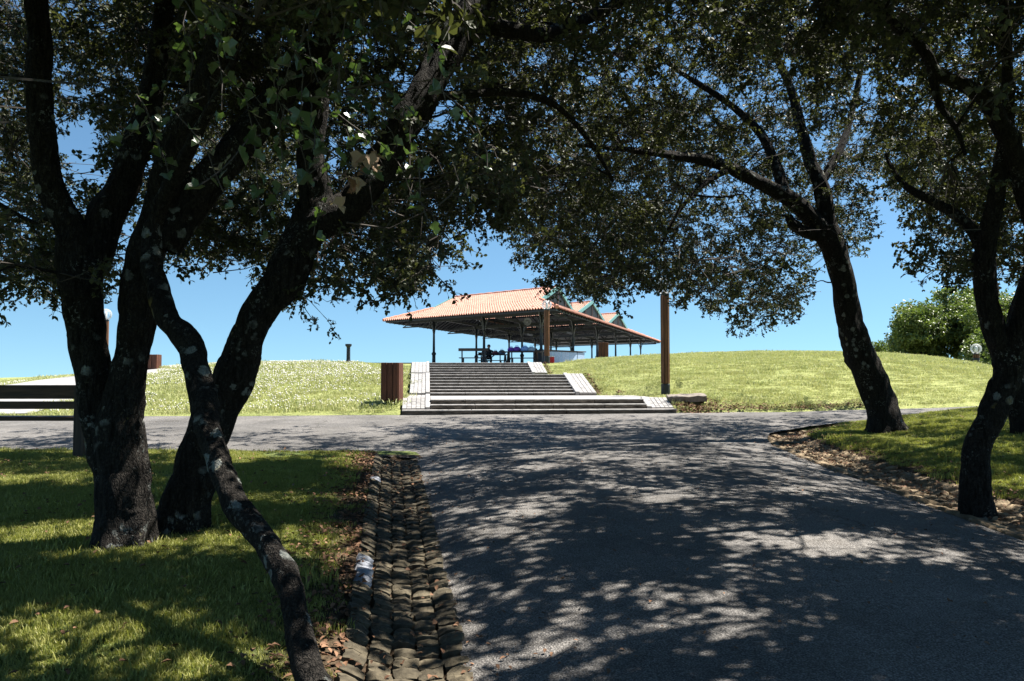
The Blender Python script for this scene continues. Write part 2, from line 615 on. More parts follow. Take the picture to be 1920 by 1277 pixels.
def road_z(x, y):
    x, y = np.asarray(x, float), np.asarray(y, float)
    t = np.clip((x - road_left(y)) / (ROAD_R - road_left(y)), 0, 1)
    crown = 0.17 * (1 - np.abs(2 * t - 1) ** 2.6) - 0.08
    k = 1 - sstep(11.0, 16.0, y)
    return base_z(y) + crown * k + 0.012 * vnoise(x, y, 1.6, 1) + 0.004


def ground_z(x, y):
    x, y = np.asarray(x, float), np.asarray(y, float)
    b = base_z(y)
    # verges beside the approach road
    gl = gut_left(y)
    left = b + 0.05 * sstep(0, 0.6, gl - x) + 0.05 * vnoise(x, y, 2.3, 2) * sstep(0.1, 1.2, gl - x) + 0.02 * np.clip(-x - 3, 0, 8) * (1 - sstep(9, 12.6, y))
    left = np.where(y > 12.4, b + (left - b) * (1 - sstep(12.2, 12.9, y)), left)
    rr = road_right(y)
    rg = rr + 0.85
    edge_r = np.clip((near_edge_right(np.maximum(x, 4.54)) - y) / 1.6, 0, 1)
    right = b + (0.05 + 0.16 * sstep(0, 3.0, x - rg) + 0.03 * np.clip(x - rg - 3, 0, 6) + 0.05 * vnoise(x, y, 2.0, 4)) * edge_r * sstep(-0.1, 0.5, x - rg)
    w = (x - gl) / GUT_W
    gutter = b + 0.03 * (1 - w) - 0.075 * np.sin(np.pi * np.clip(w, 0, 1)) - 0.05 * w - 0.045
    wr = (x - rr) / 0.85
    gutter_r = b - 0.05 * (1 - wr) - 0.06 * np.sin(np.pi * np.clip(wr, 0, 1)) - 0.04
    z = np.where(x < gl, left, np.where(w < 1, gutter, np.where(x < rr, b - 0.13, np.where(wr < 1, gutter_r, right))))
    # crossing road bed: pushed under the asphalt
    fe = far_edge(x)
    nl = near_edge_left(x)
    nr = near_edge_right(np.maximum(x, 4.54))
    in_cross = np.where(x < -1.5, y > nl, np.where(x < 4.53, y > 12.4, y > nr)) & (y < fe)
    z = np.where(in_cross, b - 0.05, z)
    # sunny slopes beyond the crossing road
    xi = CX + FPX * x / np.maximum(y, 1.0)
    fd = fe.copy()
    for _ in range(3):
        fd = far_edge((xi - CX) / FPX * fd)
    cd = np.interp(xi, CDIST[:, 0], CDIST[:, 1])
    cy = np.interp(xi, CREST[:, 0], CREST[:, 1])
    for dd in (-40, 40):
        cy = cy + np.interp(xi + dd, CREST[:, 0], CREST[:, 1])
    cy = cy / 3.0
    zc = EYE + (HOR - cy) / FPX * cd
    t = np.clip((y - fd) / np.maximum(cd - fd, 1), 0, 1)
    zf = base_z(fd)
    hill = zf + (zc - zf) * np.sin(t * np.pi / 2) ** 0.92 + 0.05 * vnoise(x, y, 3.1, 5) * sstep(0.02, 0.2, t) * (1 - sstep(0.75, 0.95, t))
    back = sstep(cd + 0.5, cd + 7, y)
    hill = hill * (1 - back) + np.minimum(hill, TERR - 0.12) * back
    far = sstep(105, 190, np.hypot(x, y - 30))
    hill = hill * (1 - far) - 14.0 * far
    # bed of the stairs
    s, q = stair_local(x, y)
    wid = np.where(s < 4.3, 5.7 + 0.72, np.where(s < 14.0, 5.22, 5.1))
    out = np.maximum(np.maximum(-0.72 - q, q - wid), 0)
    near = (1 - sstep(0.15, 2.6, out)) * (s > -0.3) * (s < 24)
    sz = stair_z(s) - 0.03 - 0.015 * out
    hill = np.where((s > -0.3) & (s < 24), hill * (1 - near) + sz * near, hill)
    hill = np.where((out < 0.02) & (s > 0.02) & (s < 15.9), stair_z(s) - 0.35, hill)
    beyond = y >= fe
    z = np.where(beyond, hill, z)
    return z


def gz(x, y):
    return float(ground_z(np.array([x]), np.array([y]))[0])


def ground_hit(px, py, dmin=3.0, dmax=70.0):
    """Where the ray through photo pixel (px, py) first meets the land."""
    d = np.arange(dmin, dmax, 0.03)
    u, v = (px - CX) / FPX, (CY - py) / FPX
    k = d / (CP - v * SP)
    X, Z = u * k, EYE + (SP + v * CP) * k
    g = ground_z(X, d)
    i = int(np.argmax(Z <= g)) if (Z <= g).any() else len(d) - 1
    return Vector((X[i], d[i], g[i]))


def axis(segs):
    out = []
    for a, b, st in segs:
        out.append(np.arange(a, b, st))
    return np.unique(np.concatenate(out).round(4))


def geo(a, b, n):
    return np.sign(a) * np.geomspace(abs(a), abs(b), n)


gx = np.unique(np.concatenate([-np.geomspace(26, 4200, 22)[::-1], axis([(-26, -14, 0.6), (-14, -3, 0.22), (-3, 0.6, 0.07), (0.6, 4.3, 0.3), (4.3, 6.2, 0.07), (6.2, 14, 0.22), (14, 32.1, 0.6)]), np.geomspace(33, 4200, 22)]))
gy = np.unique(np.concatenate([np.array([-400, -120, -40, -15, -8]), axis([(-5, 3, 0.5), (3, 18, 0.12), (18, 40, 0.2), (40, 110, 1.5)]), np.geomspace(111, 4200, 30)]))
GX, GY = np.meshgrid(gx, gy)
GZ = ground_z(GX, GY)
nx, ny = len(gx), len(gy)
idx = np.arange(nx * ny).reshape(ny, nx)
gf = np.stack([idx[:-1, :-1], idx[:-1, 1:], idx[1:, 1:], idx[1:, :-1]], -1).reshape(-1, 4)
gm = mesh_data('ground', np.stack([GX, GY, GZ], -1).reshape(-1, 3), gf, M['ground'], True)
fe_ = far_edge(GX)
dry = np.where(GY > fe_, 0.72, 0.18) + 0.12 * sstep(2, 12, GX) * (GY > fe_)
gl_ = gut_left(GY)
soil = np.where(GY < 12.9, sstep(0.75, 0.1, gl_ - GX) * (GX < gl_ + GUT_W), 0.0)
soil = np.where((GX < gl_), sstep(0.0, 1, 1 - (gl_ - GX) / 0.75) * (GY < 12.9), soil)
soil = np.where((GX >= gl_) & (GX < gl_ + GUT_W + 0.15) & (GY < 12.9), 1.0, soil)
rr_ = road_right(GY)
soil = np.where((GX > rr_ - 0.1) & (GX < rr_ + 1.0) & (GY < 17.2), 1.0, soil)
soil = np.maximum(soil, np.clip(1 - (GX - rr_ - 0.95) / 0.5, 0, 1) * (GX > rr_ + 0.9) * (GY < 13))
for nm, arr in (('dry', dry), ('soil', soil)):
    a = gm.attributes.new(nm, 'FLOAT', 'POINT')
    a.data.foreach_set('value', np.clip(arr, 0, 1).astype(np.float32).ravel())
ground = link(bpy.data.objects.new('ground', gm))
tag(ground, 'grassy park ground with two sunny slopes and a shaded lawn', 'ground', kind='structure')

# ------------------------------------------------------------------ road
yy = axis([(-4, 3, 0.5), (3, 22, 0.16), (22, 60, 0.6)])


def road_mesh():
    V, F = [], []
    segs = [axis([(-48, -14, 1.2), (-14, -2, 0.35), (-2, -1.49, 0.1)]).tolist() + [-1.49], None, None]
    segs[1] = [-1.49] + axis([(-1.4, 4.5, 0.13)]).tolist() + [ROAD_R]
    segs[2] = [ROAD_R] + axis([(4.6, 7, 0.12), (7, 16, 0.4), (16, 50, 1.5)]).tolist()
    for k, xs in enumerate(segs):
        cols = []
        for x in xs:
            if k == 0:
                lo = float(near_edge_left(x))
            elif k == 1:
                lo = min(12.6, max(-4.0, (0.40 - x) / 0.152))
            else:
                lo = float(near_edge_right(x))
            ys = np.clip(yy, lo, float(far_edge(x)))
            zs = road_z(np.full_like(ys, x), ys)
            b = len(V)
            V += [(x, y, z) for y, z in zip(ys, zs)]
            cols.append((b, ys))
        for (b0, y0), (b1, y1) in zip(cols[:-1], cols[1:]):
            for j in range(len(yy) - 1):
                if y0[j + 1] - y0[j] > 1e-5 or y1[j + 1] - y1[j] > 1e-5:
                    F.append((b0 + j, b1 + j, b1 + j + 1, b0 + j + 1))
    me = bpy.data.meshes.new('road')
    me.from_pydata(V, [], F)
    bm = bmesh.new()
    bm.from_mesh(me)
    bmesh.ops.remove_doubles(bm, verts=bm.verts, dist=1e-4)
    bm.to_mesh(me)
    bm.free()
    me.validate()
    me.materials.append(M['asphalt'])
    me.polygons.foreach_set('use_smooth', np.ones(len(me.polygons), bool))
    return me


road = link(bpy.data.objects.new('road', road_mesh()))
tag(road, 'grey asphalt park road meeting a crossing road below the stairs', 'road', kind='structure')


# concrete ramp path climbing the slope at the far left
def strip(name, lower, upper, mat, n=40, m=6, lift=0.03):
    lo = [ground_hit(*p) for p in lower]
    up = [ground_hit(*p) for p in upper]

    def samp(pts, t):
        k = t * (len(pts) - 1)
        i = min(int(k), len(pts) - 2)
        return pts[i].lerp(pts[i + 1], k - i)
    V, F = [], []
    for i in range(n + 1):
        a, b = samp(lo, i / n), samp(up, i / n)
        for j in range(m + 1):
            p = a.lerp(b, j / m)
            V.append((p.x, p.y, gz(p.x, p.y) + lift))
    for i in range(n):
        for j in range(m):
            q = i * (m + 1) + j
            F.append((q, q + m + 1, q + m + 2, q + 1))
    return link(bpy.data.objects.new(name, mesh_data(name, V, F, mat, True)))


path = strip('path', [(-500, 779), (-100, 779), (60, 777), (180, 735), (275, 703), (335, 694)], [(-500, 760), (-250, 747), (-40, 730), (70, 714), (180, 702), (300, 691)], M['concrete'])
tag(path, 'pale concrete ramp path climbing the slope', 'path', kind='structure')

# terrace under the pavilion
e0 = S0 + SA * 15.9
tb = MB()
tp = [e0 - SR * 9, e0 + SR * 5.1, e0 + SR * 5.6 + SA * 4.5, e0 + SR * 24 + SA * 26, e0 + SR * 34 + SA * 70, e0 - SR * 4 + SA * 76, e0 - SR * 18 + SA * 40]
tb.add([(p[0], p[1], TERR) for p in tp] + [(p[0], p[1], TERR - 0.3) for p in tp], [tuple(range(7))] + [(i, i + 7, (i + 1) % 7 + 7, (i + 1) % 7) for i in range(7)])
terrace = tb.build('pavement', M['concrete'])
tag(terrace, 'flat concrete terrace at the top of the stairs', 'pavement', kind='structure')


# ------------------------------------------------------------------ stairs
def sp_(s, q, z):
    p = S0 + SA * s + SR * q
    return Vector((p[0], p[1], z))


STAIR_ROT = math.atan2(SR[1], SR[0])
stairs = thing('stairs', (S0[0], S0[1], Z_FOOT), 'wide outdoor stairs in three flights with pale paved sides', 'stairs')
STAIR_INV = Matrix.Translation(stairs.location).inverted()


def local(mb):
    mb.v = [tuple(STAIR_INV @ Vector(p)) for p in mb.v]
    return mb


def stair_slab(s0, s1, q0, q1, z0, z1, name, mat, bev=0.012):
    mb = MB()
    c = sp_((s0 + s1) / 2, (q0 + q1) / 2, (z0 + z1) / 2)
    mb.box(c.x, c.y, c.z, q1 - q0, s1 - s0, z1 - z0, STAIR_ROT, bev)
    return local(mb).build(name, mat, stairs)


FLIGHTS = [(0.0, 3, 0.3, 0.126, Z_FOOT, 5.70, 5), (4.4, 7, 0.335, 0.095, 0.99, 4.55, 4), (14.1, 5, 0.36, 0.109, 1.655, 4.45, 4)]
for s0, n, tr, rs, z0, wd, parts in FLIGHTS:
    for i in range(n):
        cuts = [0.0] + sorted(wd * (k + 1) / parts + random.uniform(-0.25, 0.25) for k in range(parts - 1)) + [wd]
        first = (s0 == 0.0 and i == 0)
        if first:
            cuts = [-0.72] + cuts[1:-1] + [wd + 0.72]
        for a, b in zip(cuts[:-1], cuts[1:]):
            g = 0.006
            s = s0 + i * tr
            top = z0 + (i + 1) * rs
            riser = stair_slab(s, s + tr + 0.04, a + g, b - g, top - rs - 0.12, top - 0.035, 'step', M['step'], 0.008)
            mb = MB()
            c = sp_(s + tr / 2 + 0.0, (a + b) / 2, top - 0.0165)
            mb.box(c.x, c.y, c.z, b - a - 2 * g, tr + 0.05, 0.033, STAIR_ROT, 0.008)
            local(mb)
            mb.build('tread', M['tread'], riser)
# landings
stair_slab(0.93, 4.41, 0.01, 6.4, 0.85, 0.988, 'landing', M['concrete'])
stair_slab(6.74, 14.11, 0.01, 4.55, 1.5, 1.653, 'landing', M['concrete'])


# sloping paved sides
def paved(sA, zA, sB, zB, q0, q1, cols, rows):
    dl = math.hypot(sB - sA, zB - zA)
    qw = (q1 - q0) / cols
    ang = math.atan2(zB - zA, sB - sA)
    bed = MB()
    mid = sp_((sA + sB) / 2, (q0 + q1) / 2, (zA + zB) / 2 - 0.09)
    rot = Matrix.Rotation(STAIR_ROT, 4, 'Z') @ Matrix.Rotation(ang, 4, 'X')
    bed.box(0, 0, 0, q1 - q0 - 0.004, dl, 0.14, mat=Matrix.Translation(mid) @ rot)
    bed_o = local(bed).build('paving_bed', M['grout'], stairs)
    me = None
    for c in range(cols):
        off = 0.5 if c % 2 else 0.0
        cuts = [0.0] + [r + off for r in range(rows + 1) if 0.3 < r + off < rows - 0.2] + [rows]
        for a, b in zip(cuts[:-1], cuts[1:]):
            fa, fb = a / rows, b / rows
            t = (fa + fb) / 2
            p = sp_(sA + (sB - sA) * t, q0 + (c + 0.5) * qw, zA + (zB - zA) * t - 0.012 + random.uniform(-0.003, 0.003))
            mb = MB()
            mb.box(0, 0, 0, qw - 0.009, (fb - fa) * dl - 0.009, 0.05, bev=0.006, mat=Matrix.Translation(p) @ rot)
            local(mb).build('paver', M['paver'], bed_o)


def border(sA, zA, sB, zB, q, w=0.13):
    mb = MB()
    rot = Matrix.Rotation(STAIR_ROT, 4, 'Z') @ Matrix.Rotation(math.atan2(zB - zA, sB - sA), 4, 'X')
    p = sp_((sA + sB) / 2, q, (zA + zB) / 2 - 0.06)
    mb.box(0, 0, 0, w, math.hypot(sB - sA, zB - zA), 0.17, bev=0.01, mat=Matrix.Translation(p) @ rot)
    local(mb).build('border_strip', M['concrete'], stairs)


LIFT = 0.02
paved(0.28, 0.74 + LIFT, 0.95, 0.99 + LIFT, -0.72, -0.13, 5, 3)
paved(0.28, 0.74 + LIFT, 0.95, 0.99 + LIFT, 5.83, 6.42, 5, 3)
paved(0.96, 0.99 + LIFT, 4.36, 0.99 + LIFT, -0.62, -0.13, 4, 11)
paved(4.38, 1.05 + LIFT, 6.72, 1.655 + LIFT, -0.62, -0.13, 4, 9)
paved(4.38, 1.05 + LIFT, 6.72, 1.655 + LIFT, 4.68, 5.22, 4, 9)
paved(6.74, 1.655 + LIFT, 14.08, 1.655 + LIFT, -0.70, -0.13, 4, 16)
paved(14.1, 1.72 + LIFT, 15.93, 2.2 + LIFT, -0.78, -0.13, 4, 7)
paved(14.1, 1.72 + LIFT, 15.93, 2.2 + LIFT, 4.58, 5.12, 4, 7)
for a in ((0.3, 0.745, 0.95, 0.99), (0.96, 0.99, 4.36, 0.99), (4.38, 1.05, 6.72, 1.655), (6.74, 1.655, 14.08, 1.655), (14.1, 1.72, 15.93, 2.2)):
    border(a[0], a[1] + LIFT + 0.02, a[2], a[3] + LIFT + 0.02, -0.065)
border(0.3, 0.745 + LIFT + 0.02, 0.95, 0.99 + LIFT + 0.02, 5.765)
border(4.38, 1.05 + LIFT + 0.02, 6.72, 1.655 + LIFT + 0.02, 4.615)
border(14.1, 1.72 + LIFT + 0.02, 15.93, 2.2 + LIFT + 0.02, 4.515)

# loose stone slab by the stairs
p = ground_hit(1288, 752, 20.6)
slab = thing('stone_slab', p, 'rough grey stone slab among dry leaves beside the stairs', 'slab')
mb = MB()
bm = bmesh.new()
bmesh.ops.create_grid(bm, x_segments=8, y_segments=5, size=0.5)
ext = bmesh.ops.extrude_face_region(bm, geom=bm.faces[:])
bmesh.ops.translate(bm, vec=(0, 0, 0.16), verts=[v for v in ext['geom'] if isinstance(v, bmesh.types.BMVert)])
for v in bm.verts:
    v.co.x *= 0.98 + 0.1 * random.random()
    v.co.y *= 0.5 + 0.08 * random.random()
    v.co.z += random.uniform(-0.015, 0.015)
bm.verts.index_update()
mb.add([v.co.copy() for v in bm.verts], [[v.index for v in f.verts] for f in bm.faces])
bm.free()
so = mb.build('slab_block', simple('rough_slab', (0.2, 0.17, 0.14), 0.9, 0.35, 8, bmp=0.6), slab)
so.rotation_euler = (R(6), R(-2), R(-4))

# ------------------------------------------------------------------ stone gutters
def pillow(sx, sy, h, rough, seed):
    """A worn cobble: domed top, rounded shoulders, buried sides."""
    r = np.random.default_rng(seed)
    n = 4
    V, F = [], []
    skx, sky_ = r.uniform(-0.08, 0.08, 2)
    for j in range(n):
        for i in range(n):
            u, v = i / (n - 1) * 2 - 1, j / (n - 1) * 2 - 1
            k = 1 - 0.10 * (u * v) ** 2
            e = max(abs(u), abs(v)) > 0.99
            z = h * (1 - 0.10 * (abs(u) ** 6 + abs(v) ** 6)) + r.uniform(-rough, rough)
            V.append((u * sx / 2 * k + skx * v * sx * 0.4 + r.uniform(-rough, rough), v * sy / 2 * k + sky_ * u * sy * 0.4 + r.uniform(-rough, rough), z - (0.004 if e else 0)))
    for j in range(n - 1):
        for i in range(n - 1):
            a = j * n + i
            F.append((a, a + 1, a + n + 1, a + n))
    ring = [i for i in range(n)] + [j * n + n - 1 for j in range(1, n)] + [(n - 1) * n + i for i in range(n - 2, -1, -1)] + [j * n for j in range(n - 2, 0, -1)]
    b = len(V)
    V += [(V[i][0] * 1.02, V[i][1] * 1.02, -0.05) for i in ring]
    m = len(ring)
    for k in range(m):
        F.append((ring[k], b + k, b + (k + 1) % m, ring[(k + 1) % m]))
    return V, F


gutter = thing('stone_gutter', (gut_left(4) + 0.35, 4.0, gz(-0.5, 4)), 'sunken gutter of worn square cobbles along the shaded lawn', 'gutter', group='stone gutters')
cob = [mesh_data('cobble', *pillow(0.136, 0.15, 0.035, 0.009, k), M['cobble'], False) for k in range(8)]
cobw = [mesh_data('painted_cobble', *pillow(0.132, 0.146, 0.04, 0.006, 20 + k), M['cobble_white'], True) for k in range(3)]
ang_g = math.atan2(0.152, 1)
rows = 60
for r_ in range(rows):
    y = 3.35 + r_ * 0.155
    for c in range(5):
        w = (c + 0.5) / 5
        yj = y + random.uniform(-0.012, 0.012) + random.uniform(-0.02, 0.02)
        x = float(gut_left(yj)) + w * GUT_W + random.uniform(-0.006, 0.006)
        b = float(base_z(yj))
        zf = lambda w_: b + 0.03 * (1 - w_) - 0.075 * math.sin(math.pi * min(max(w_, 0), 1)) - 0.05 * w_
        white = c == 0 and (20 > r_ >= 15 or r_ in (1, 2, 44, 45))
        o = bpy.data.objects.new('cobble', random.choice(cobw if white else cob))
        o.parent = gutter
        o.location = (x - gutter.location.x, yj - gutter.location.y, zf(w) - 0.035 + random.uniform(-0.006, 0.006) - gutter.location.z)
        tilt = math.atan2(zf(w + 0.1) - zf(w - 0.1), 0.2 * GUT_W)
        o.rotation_euler = (random.uniform(-0.05, 0.05), -tilt + random.uniform(-0.04, 0.04), ang_g + random.uniform(-0.05, 0.05))
        o.scale = (random.uniform(0.93, 1.04), random.uniform(0.82, 0.99), random.uniform(0.9, 1.25))
        if white:
            o['label'] = 'whitewashed cobble'
        COL.objects.link(o)

gutter2 = thing('stone_gutter', (4.95, 9.0, gz(4.95, 9)), 'shallow gutter of ochre flat stones below the sloping lawn by the leaning trunk', 'gutter', group='stone gutters')
flg = [mesh_data('flat_stone', *pillow(0.225, 0.2, 0.03, 0.012, 40 + k), M['flag'], True) for k in range(8)]
yp = 5.6
while yp < 17.0:
    for c in range(4):
        w = (c + 0.5) / 4
        yj = yp + random.uniform(-0.03, 0.03) + (0.1 if c % 2 else 0)
        rr1, rr0 = float(road_right(yj + 0.1)), float(road_right(yj - 0.1))
        ang = -math.atan2(rr1 - rr0, 0.2)
        x = float(road_right(yj)) + (w * 0.85 + 0.02) + random.uniform(-0.02, 0.02)
        b = float(base_z(yj))
        zf = lambda w_: b - 0.05 * (1 - w_) - 0.06 * math.sin(math.pi * min(max(w_, 0), 1))
        o = bpy.data.objects.new('flat_stone', random.choice(flg))
        o.parent = gutter2
        o.location = (x - gutter2.location.x, yj - gutter2.location.y, zf(w) - 0.03 + random.uniform(-0.012, 0.012) - gutter2.location.z)
        o.rotation_euler = (random.uniform(-0.1, 0.1), -math.atan2(zf(w + 0.1) - zf(w - 0.1), 0.17) + random.uniform(-0.08, 0.08), ang + random.uniform(-0.2, 0.2))
        o.scale = (random.uniform(0.85, 1.1), random.uniform(0.85, 1.1), 1)
        COL.objects.link(o)
    yp += 0.2

# ------------------------------------------------------------------ pavilion
PC0, PC1, PC2 = Vector((2.39, 42.2, 0)), Vector((-8.46, 52.4, 0)), Vector((16.0, 85.7, 0))
PV1, PV2 = PC1 - PC0, PC2 - PC0
Z_EAVE, Z_IN, Z_RIDGE = EYE + 3.6, EYE + 4.6, EYE + 5.8
A0, A1, B0, B1 = 0.185, 0.85, 0.10, 0.81
MODS = [(0.10, 0.285), (0.325, 0.545), (0.59, 0.81)]
pav = thing('pavilion', (PC0.x, PC0.y, TERR), 'open pavilion with terracotta tiled roof and three teal gables above the stairs', 'pavilion')
POFF = Vector(pav.location)


def PP(a, b, z):
    return PC0 + PV1 * a + PV2 * b + Vector((0, 0, z)) - POFF


def roof_plane(name, u0, u1, pitch, foot, head, mat=M['tile']):
    """Barrel-tile field: foot(u) / head(u) give the lower and upper end of the tile column at u."""
    V, F = [], []
    L = (foot(u1) - foot(u0)).length
    n = max(2, int(L / pitch))
    for k in range(n):
        ua, ub = u0 + (u1 - u0) * k / n, u0 + (u1 - u0) * (k + 1) / n
        um = (ua + ub) / 2
        fa, fb, ha, hb = foot(ua), foot(ub), head(ua), head(ub)
        ln = (head(um) - foot(um)).length
        if ln < 0.15:
            continue
        side = (fb - fa).normalized()
        up = (head(um) - foot(um)).normalized()
        nrm = side.cross(up)
        nrm = nrm if nrm.z > 0 else -nrm
        m = max(1, int(round(ln / 0.42)))
        prof = [(0.0, 0.0), (0.22, 0.0), (0.32, 0.05), (0.48, 0.085), (0.64, 0.085), (0.8, 0.05), (0.9, 0.0), (1.0, 0.0)]
        for j in range(m):
            t0, t1 = j / m, (j + 1) / m
            base = len(V)
            for t, lift in ((t0, 0.03), (t1, 0.0)):
                A_, B_ = fa.lerp(ha, t), fb.lerp(hb, t)
                for s, h in prof:
                    V.append(A_.lerp(B_, s) + nrm * (h + (lift if h > 0 else lift * 0.4)))
            q = len(prof)
            for i in range(q - 1):
                F.append((base + i, base + i + 1, base + q + i + 1, base + q + i))
    o = link(bpy.data.objects.new(name, mesh_data(name, V, F, mat)), pav)
    o['kind'] = 'stuff'
    return o


PITCHT = 0.2
roof_plane('roof_tiles', 0.0, 1.0, PITCHT, lambda a: PP(a, 0, Z_EAVE), lambda a: (lambda k: PP(a, B0 * k, Z_EAVE + (Z_IN - Z_EAVE) * k))(max(0.02, min(1, a / A0, (1 - a) / (1 - A1)))))
roof_plane('roof_tiles', 0.0, 1.0, PITCHT, lambda a: PP(a, 1, Z_EAVE), lambda a: (lambda k: PP(a, 1 - (1 - B1) * k, Z_EAVE + (Z_IN - Z_EAVE) * k))(max(0.02, min(1, a / A0, (1 - a) / (1 - A1)))))
roof_plane('roof_tiles', 0.0, 1.0, PITCHT, lambda b: PP(0, b, Z_EAVE), lambda b: (lambda k: PP(A0 * k, b, Z_EAVE + (Z_IN - Z_EAVE) * k))(max(0.02, min(1, b / B0, (1 - b) / (1 - B1)))))
roof_plane('roof_tiles', 0.0, 1.0, PITCHT, lambda b: PP(1, b, Z_EAVE), lambda b: (lambda k: PP(1 - (1 - A1) * k, b, Z_EAVE + (Z_IN - Z_EAVE) * k))(max(0.02, min(1, b / B0, (1 - b) / (1 - B1)))))
for b0, b1 in MODS:
    bm_ = (b0 + b1) / 2
    roof_plane('roof_tiles', A0, A1, PITCHT, lambda a: PP(a, b0, Z_IN), lambda a: PP(a, bm_, Z_RIDGE))
    roof_plane('roof_tiles', A0, A1, PITCHT, lambda a: PP(a, b1, Z_IN), lambda a: PP(a, bm_, Z_RIDGE))
    mb = MB()
    mb.tube([PP(A0 + (A1 - A0) * t, bm_, Z_RIDGE + 0.03) for t in np.linspace(0, 1, 24)], [0.11 + 0.02 * (i % 2) for i in range(24)], 8)
    mb.build('ridge_tiles', M['ridge'], pav)
    for a_, sgn in ((A0, -1), (A1, 1)):
        # gable: framed teal bargeboards, glazing bars, dark glass
        off = PV1.normalized() * (0.06 * sgn)
        mb = MB()
        mb.add([PP(a_, b0 + 0.004, Z_IN), PP(a_, b1 - 0.004, Z_IN), PP(a_, bm_, Z_RIDGE - 0.06)], [(0, 1, 2)])
        gb = mb.build('gable_pane', simple('dark_glass', (0.012, 0.014, 0.016), 0.55, 0.2, 2, bmp=0, spec=0.15), pav)
        for bb in (b0, b1):
            mb = MB()
            mb.bar(PP(a_, bb, Z_IN + 0.0) + off, PP(a_, bm_, Z_RIDGE + 0.02) + off, 0.1, 0.24)
            mb.build('bargeboard', M['teal'], gb)
        for f_ in (-0.5, -0.25, 0, 0.25, 0.5):
            mb = MB()
            bq = bm_ + f_ * (b1 - b0) / 1.0 * 0.98
            zt = Z_RIDGE - (Z_RIDGE - Z_IN) * abs(f_) * 2 * 0.98 - 0.08
            if zt > Z_IN + 0.1:
                mb.bar(PP(a_, bq, Z_IN) + off, PP(a_, bq, zt) + off, 0.07, 0.07)
                mb.build('glazing_bar', M['speaker'], gb)
# hips
for (a0, b0, a1, b1) in ((0, 0, A0, B0), (1, 0, A1, B0), (0, 1, A0, B1), (1, 1, A1, B1)):
    mb = MB()
    mb.tube([PP(a0, b0, Z_EAVE + 0.06).lerp(PP(a1, b1, Z_IN + 0.06), t) for t in np.linspace(0, 1, 14)], [0.1 + 0.02 * (i % 2) for i in range(14)], 8)
    mb.build('hip_tiles', M['ridge'], pav)
# dark lining under every roof plane, a little below the tiles
DZ = 0.10
mb = MB()
for quad in (((0.003, 0.003), (0.997, 0.003), (A1, B0), (A0, B0)), ((0.003, 0.997), (0.997, 0.997), (A1, B1), (A0, B1)), ((0.003, 0.003), (0.003, 0.997), (A0, B1), (A0, B0)), ((0.997, 0.003), (0.997, 0.997), (A1, B1), (A1, B0))):
    mb.add([PP(*quad[0], Z_EAVE - 0.02), PP(*quad[1], Z_EAVE - 0.02), PP(*quad[2], Z_IN - DZ), PP(*quad[3], Z_IN - DZ)], [(0, 1, 2, 3)])
for b0, b1 in MODS:
    bm_ = (b0 + b1) / 2
    for bb in (b0, b1):
        mb.add([PP(A0, bb, Z_IN - DZ), PP(A1, bb, Z_IN - DZ), PP(A1, bm_, Z_RIDGE - DZ), PP(A0, bm_, Z_RIDGE - DZ)], [(0, 1, 2, 3)])
mb.build('roof_lining', M['ceiling'], pav)
# eave fascia
mb = MB()
ring = [(0.012, 0.004), (0.988, 0.004), (0.988, 0.996), (0.012, 0.996)]
for i in range(4):
    a, b = ring[i], ring[(i + 1) % 4]
    mb.bar(PP(*a, Z_EAVE - 0.07), PP(*b, Z_EAVE - 0.07), 0.05, 0.08)
mb.build('eave_fascia', M['iron'], pav)
# corrugated rafters under the skirt on the long sides
mb = MB()
for i in range(64):
    b = 0.02 + 0.96 * i / 63
    k = max(0.05, min(1, b / B0, (1 - b) / (1 - B1)))
    mb.bar(PP(0.004, b, Z_EAVE - 0.08), PP(A0 * k, b, Z_EAVE + (Z_IN - Z_EAVE) * k - 0.16), 0.07, 0.09)
    mb.bar(PP(0.996, b, Z_EAVE - 0.08), PP(1 - (1 - A1) * k, b, Z_EAVE + (Z_IN - Z_EAVE) * k - 0.16), 0.07, 0.09)
o = mb.build('rafters', M['iron'], pav)
o['kind'] = 'stuff'
# columns with curved brackets, tie beams
CA = (0.14, 0.455, 0.77)
CB = (0.06, 0.24, 0.42, 0.60, 0.78, 0.93)
Z_BEAM = Z_EAVE + 0.05
prof = [(0.17, 0), (0.17, 0.12), (0.12, 0.2), (0.11, 0.75), (0.15, 0.82), (0.15, 0.9), (0.085, 0.98), (0.07, 2.3), (0.11, 2.38), (0.11, 2.45), (0.08, 2.5), (0.08, Z_BEAM - TERR)]
e1, e2 = PV1.normalized(), PV2.normalized()
mbc = MB().lathe(prof, 12)
col_me = mesh_data('column', mbc.v, mbc.f, M['iron'], True)


def arc(p, d, r):
    return [p + d * (r * (1 - math.cos(t))) + Vector((0, 0, r * math.sin(t))) for t in np.linspace(0, math.pi / 2, 7)]


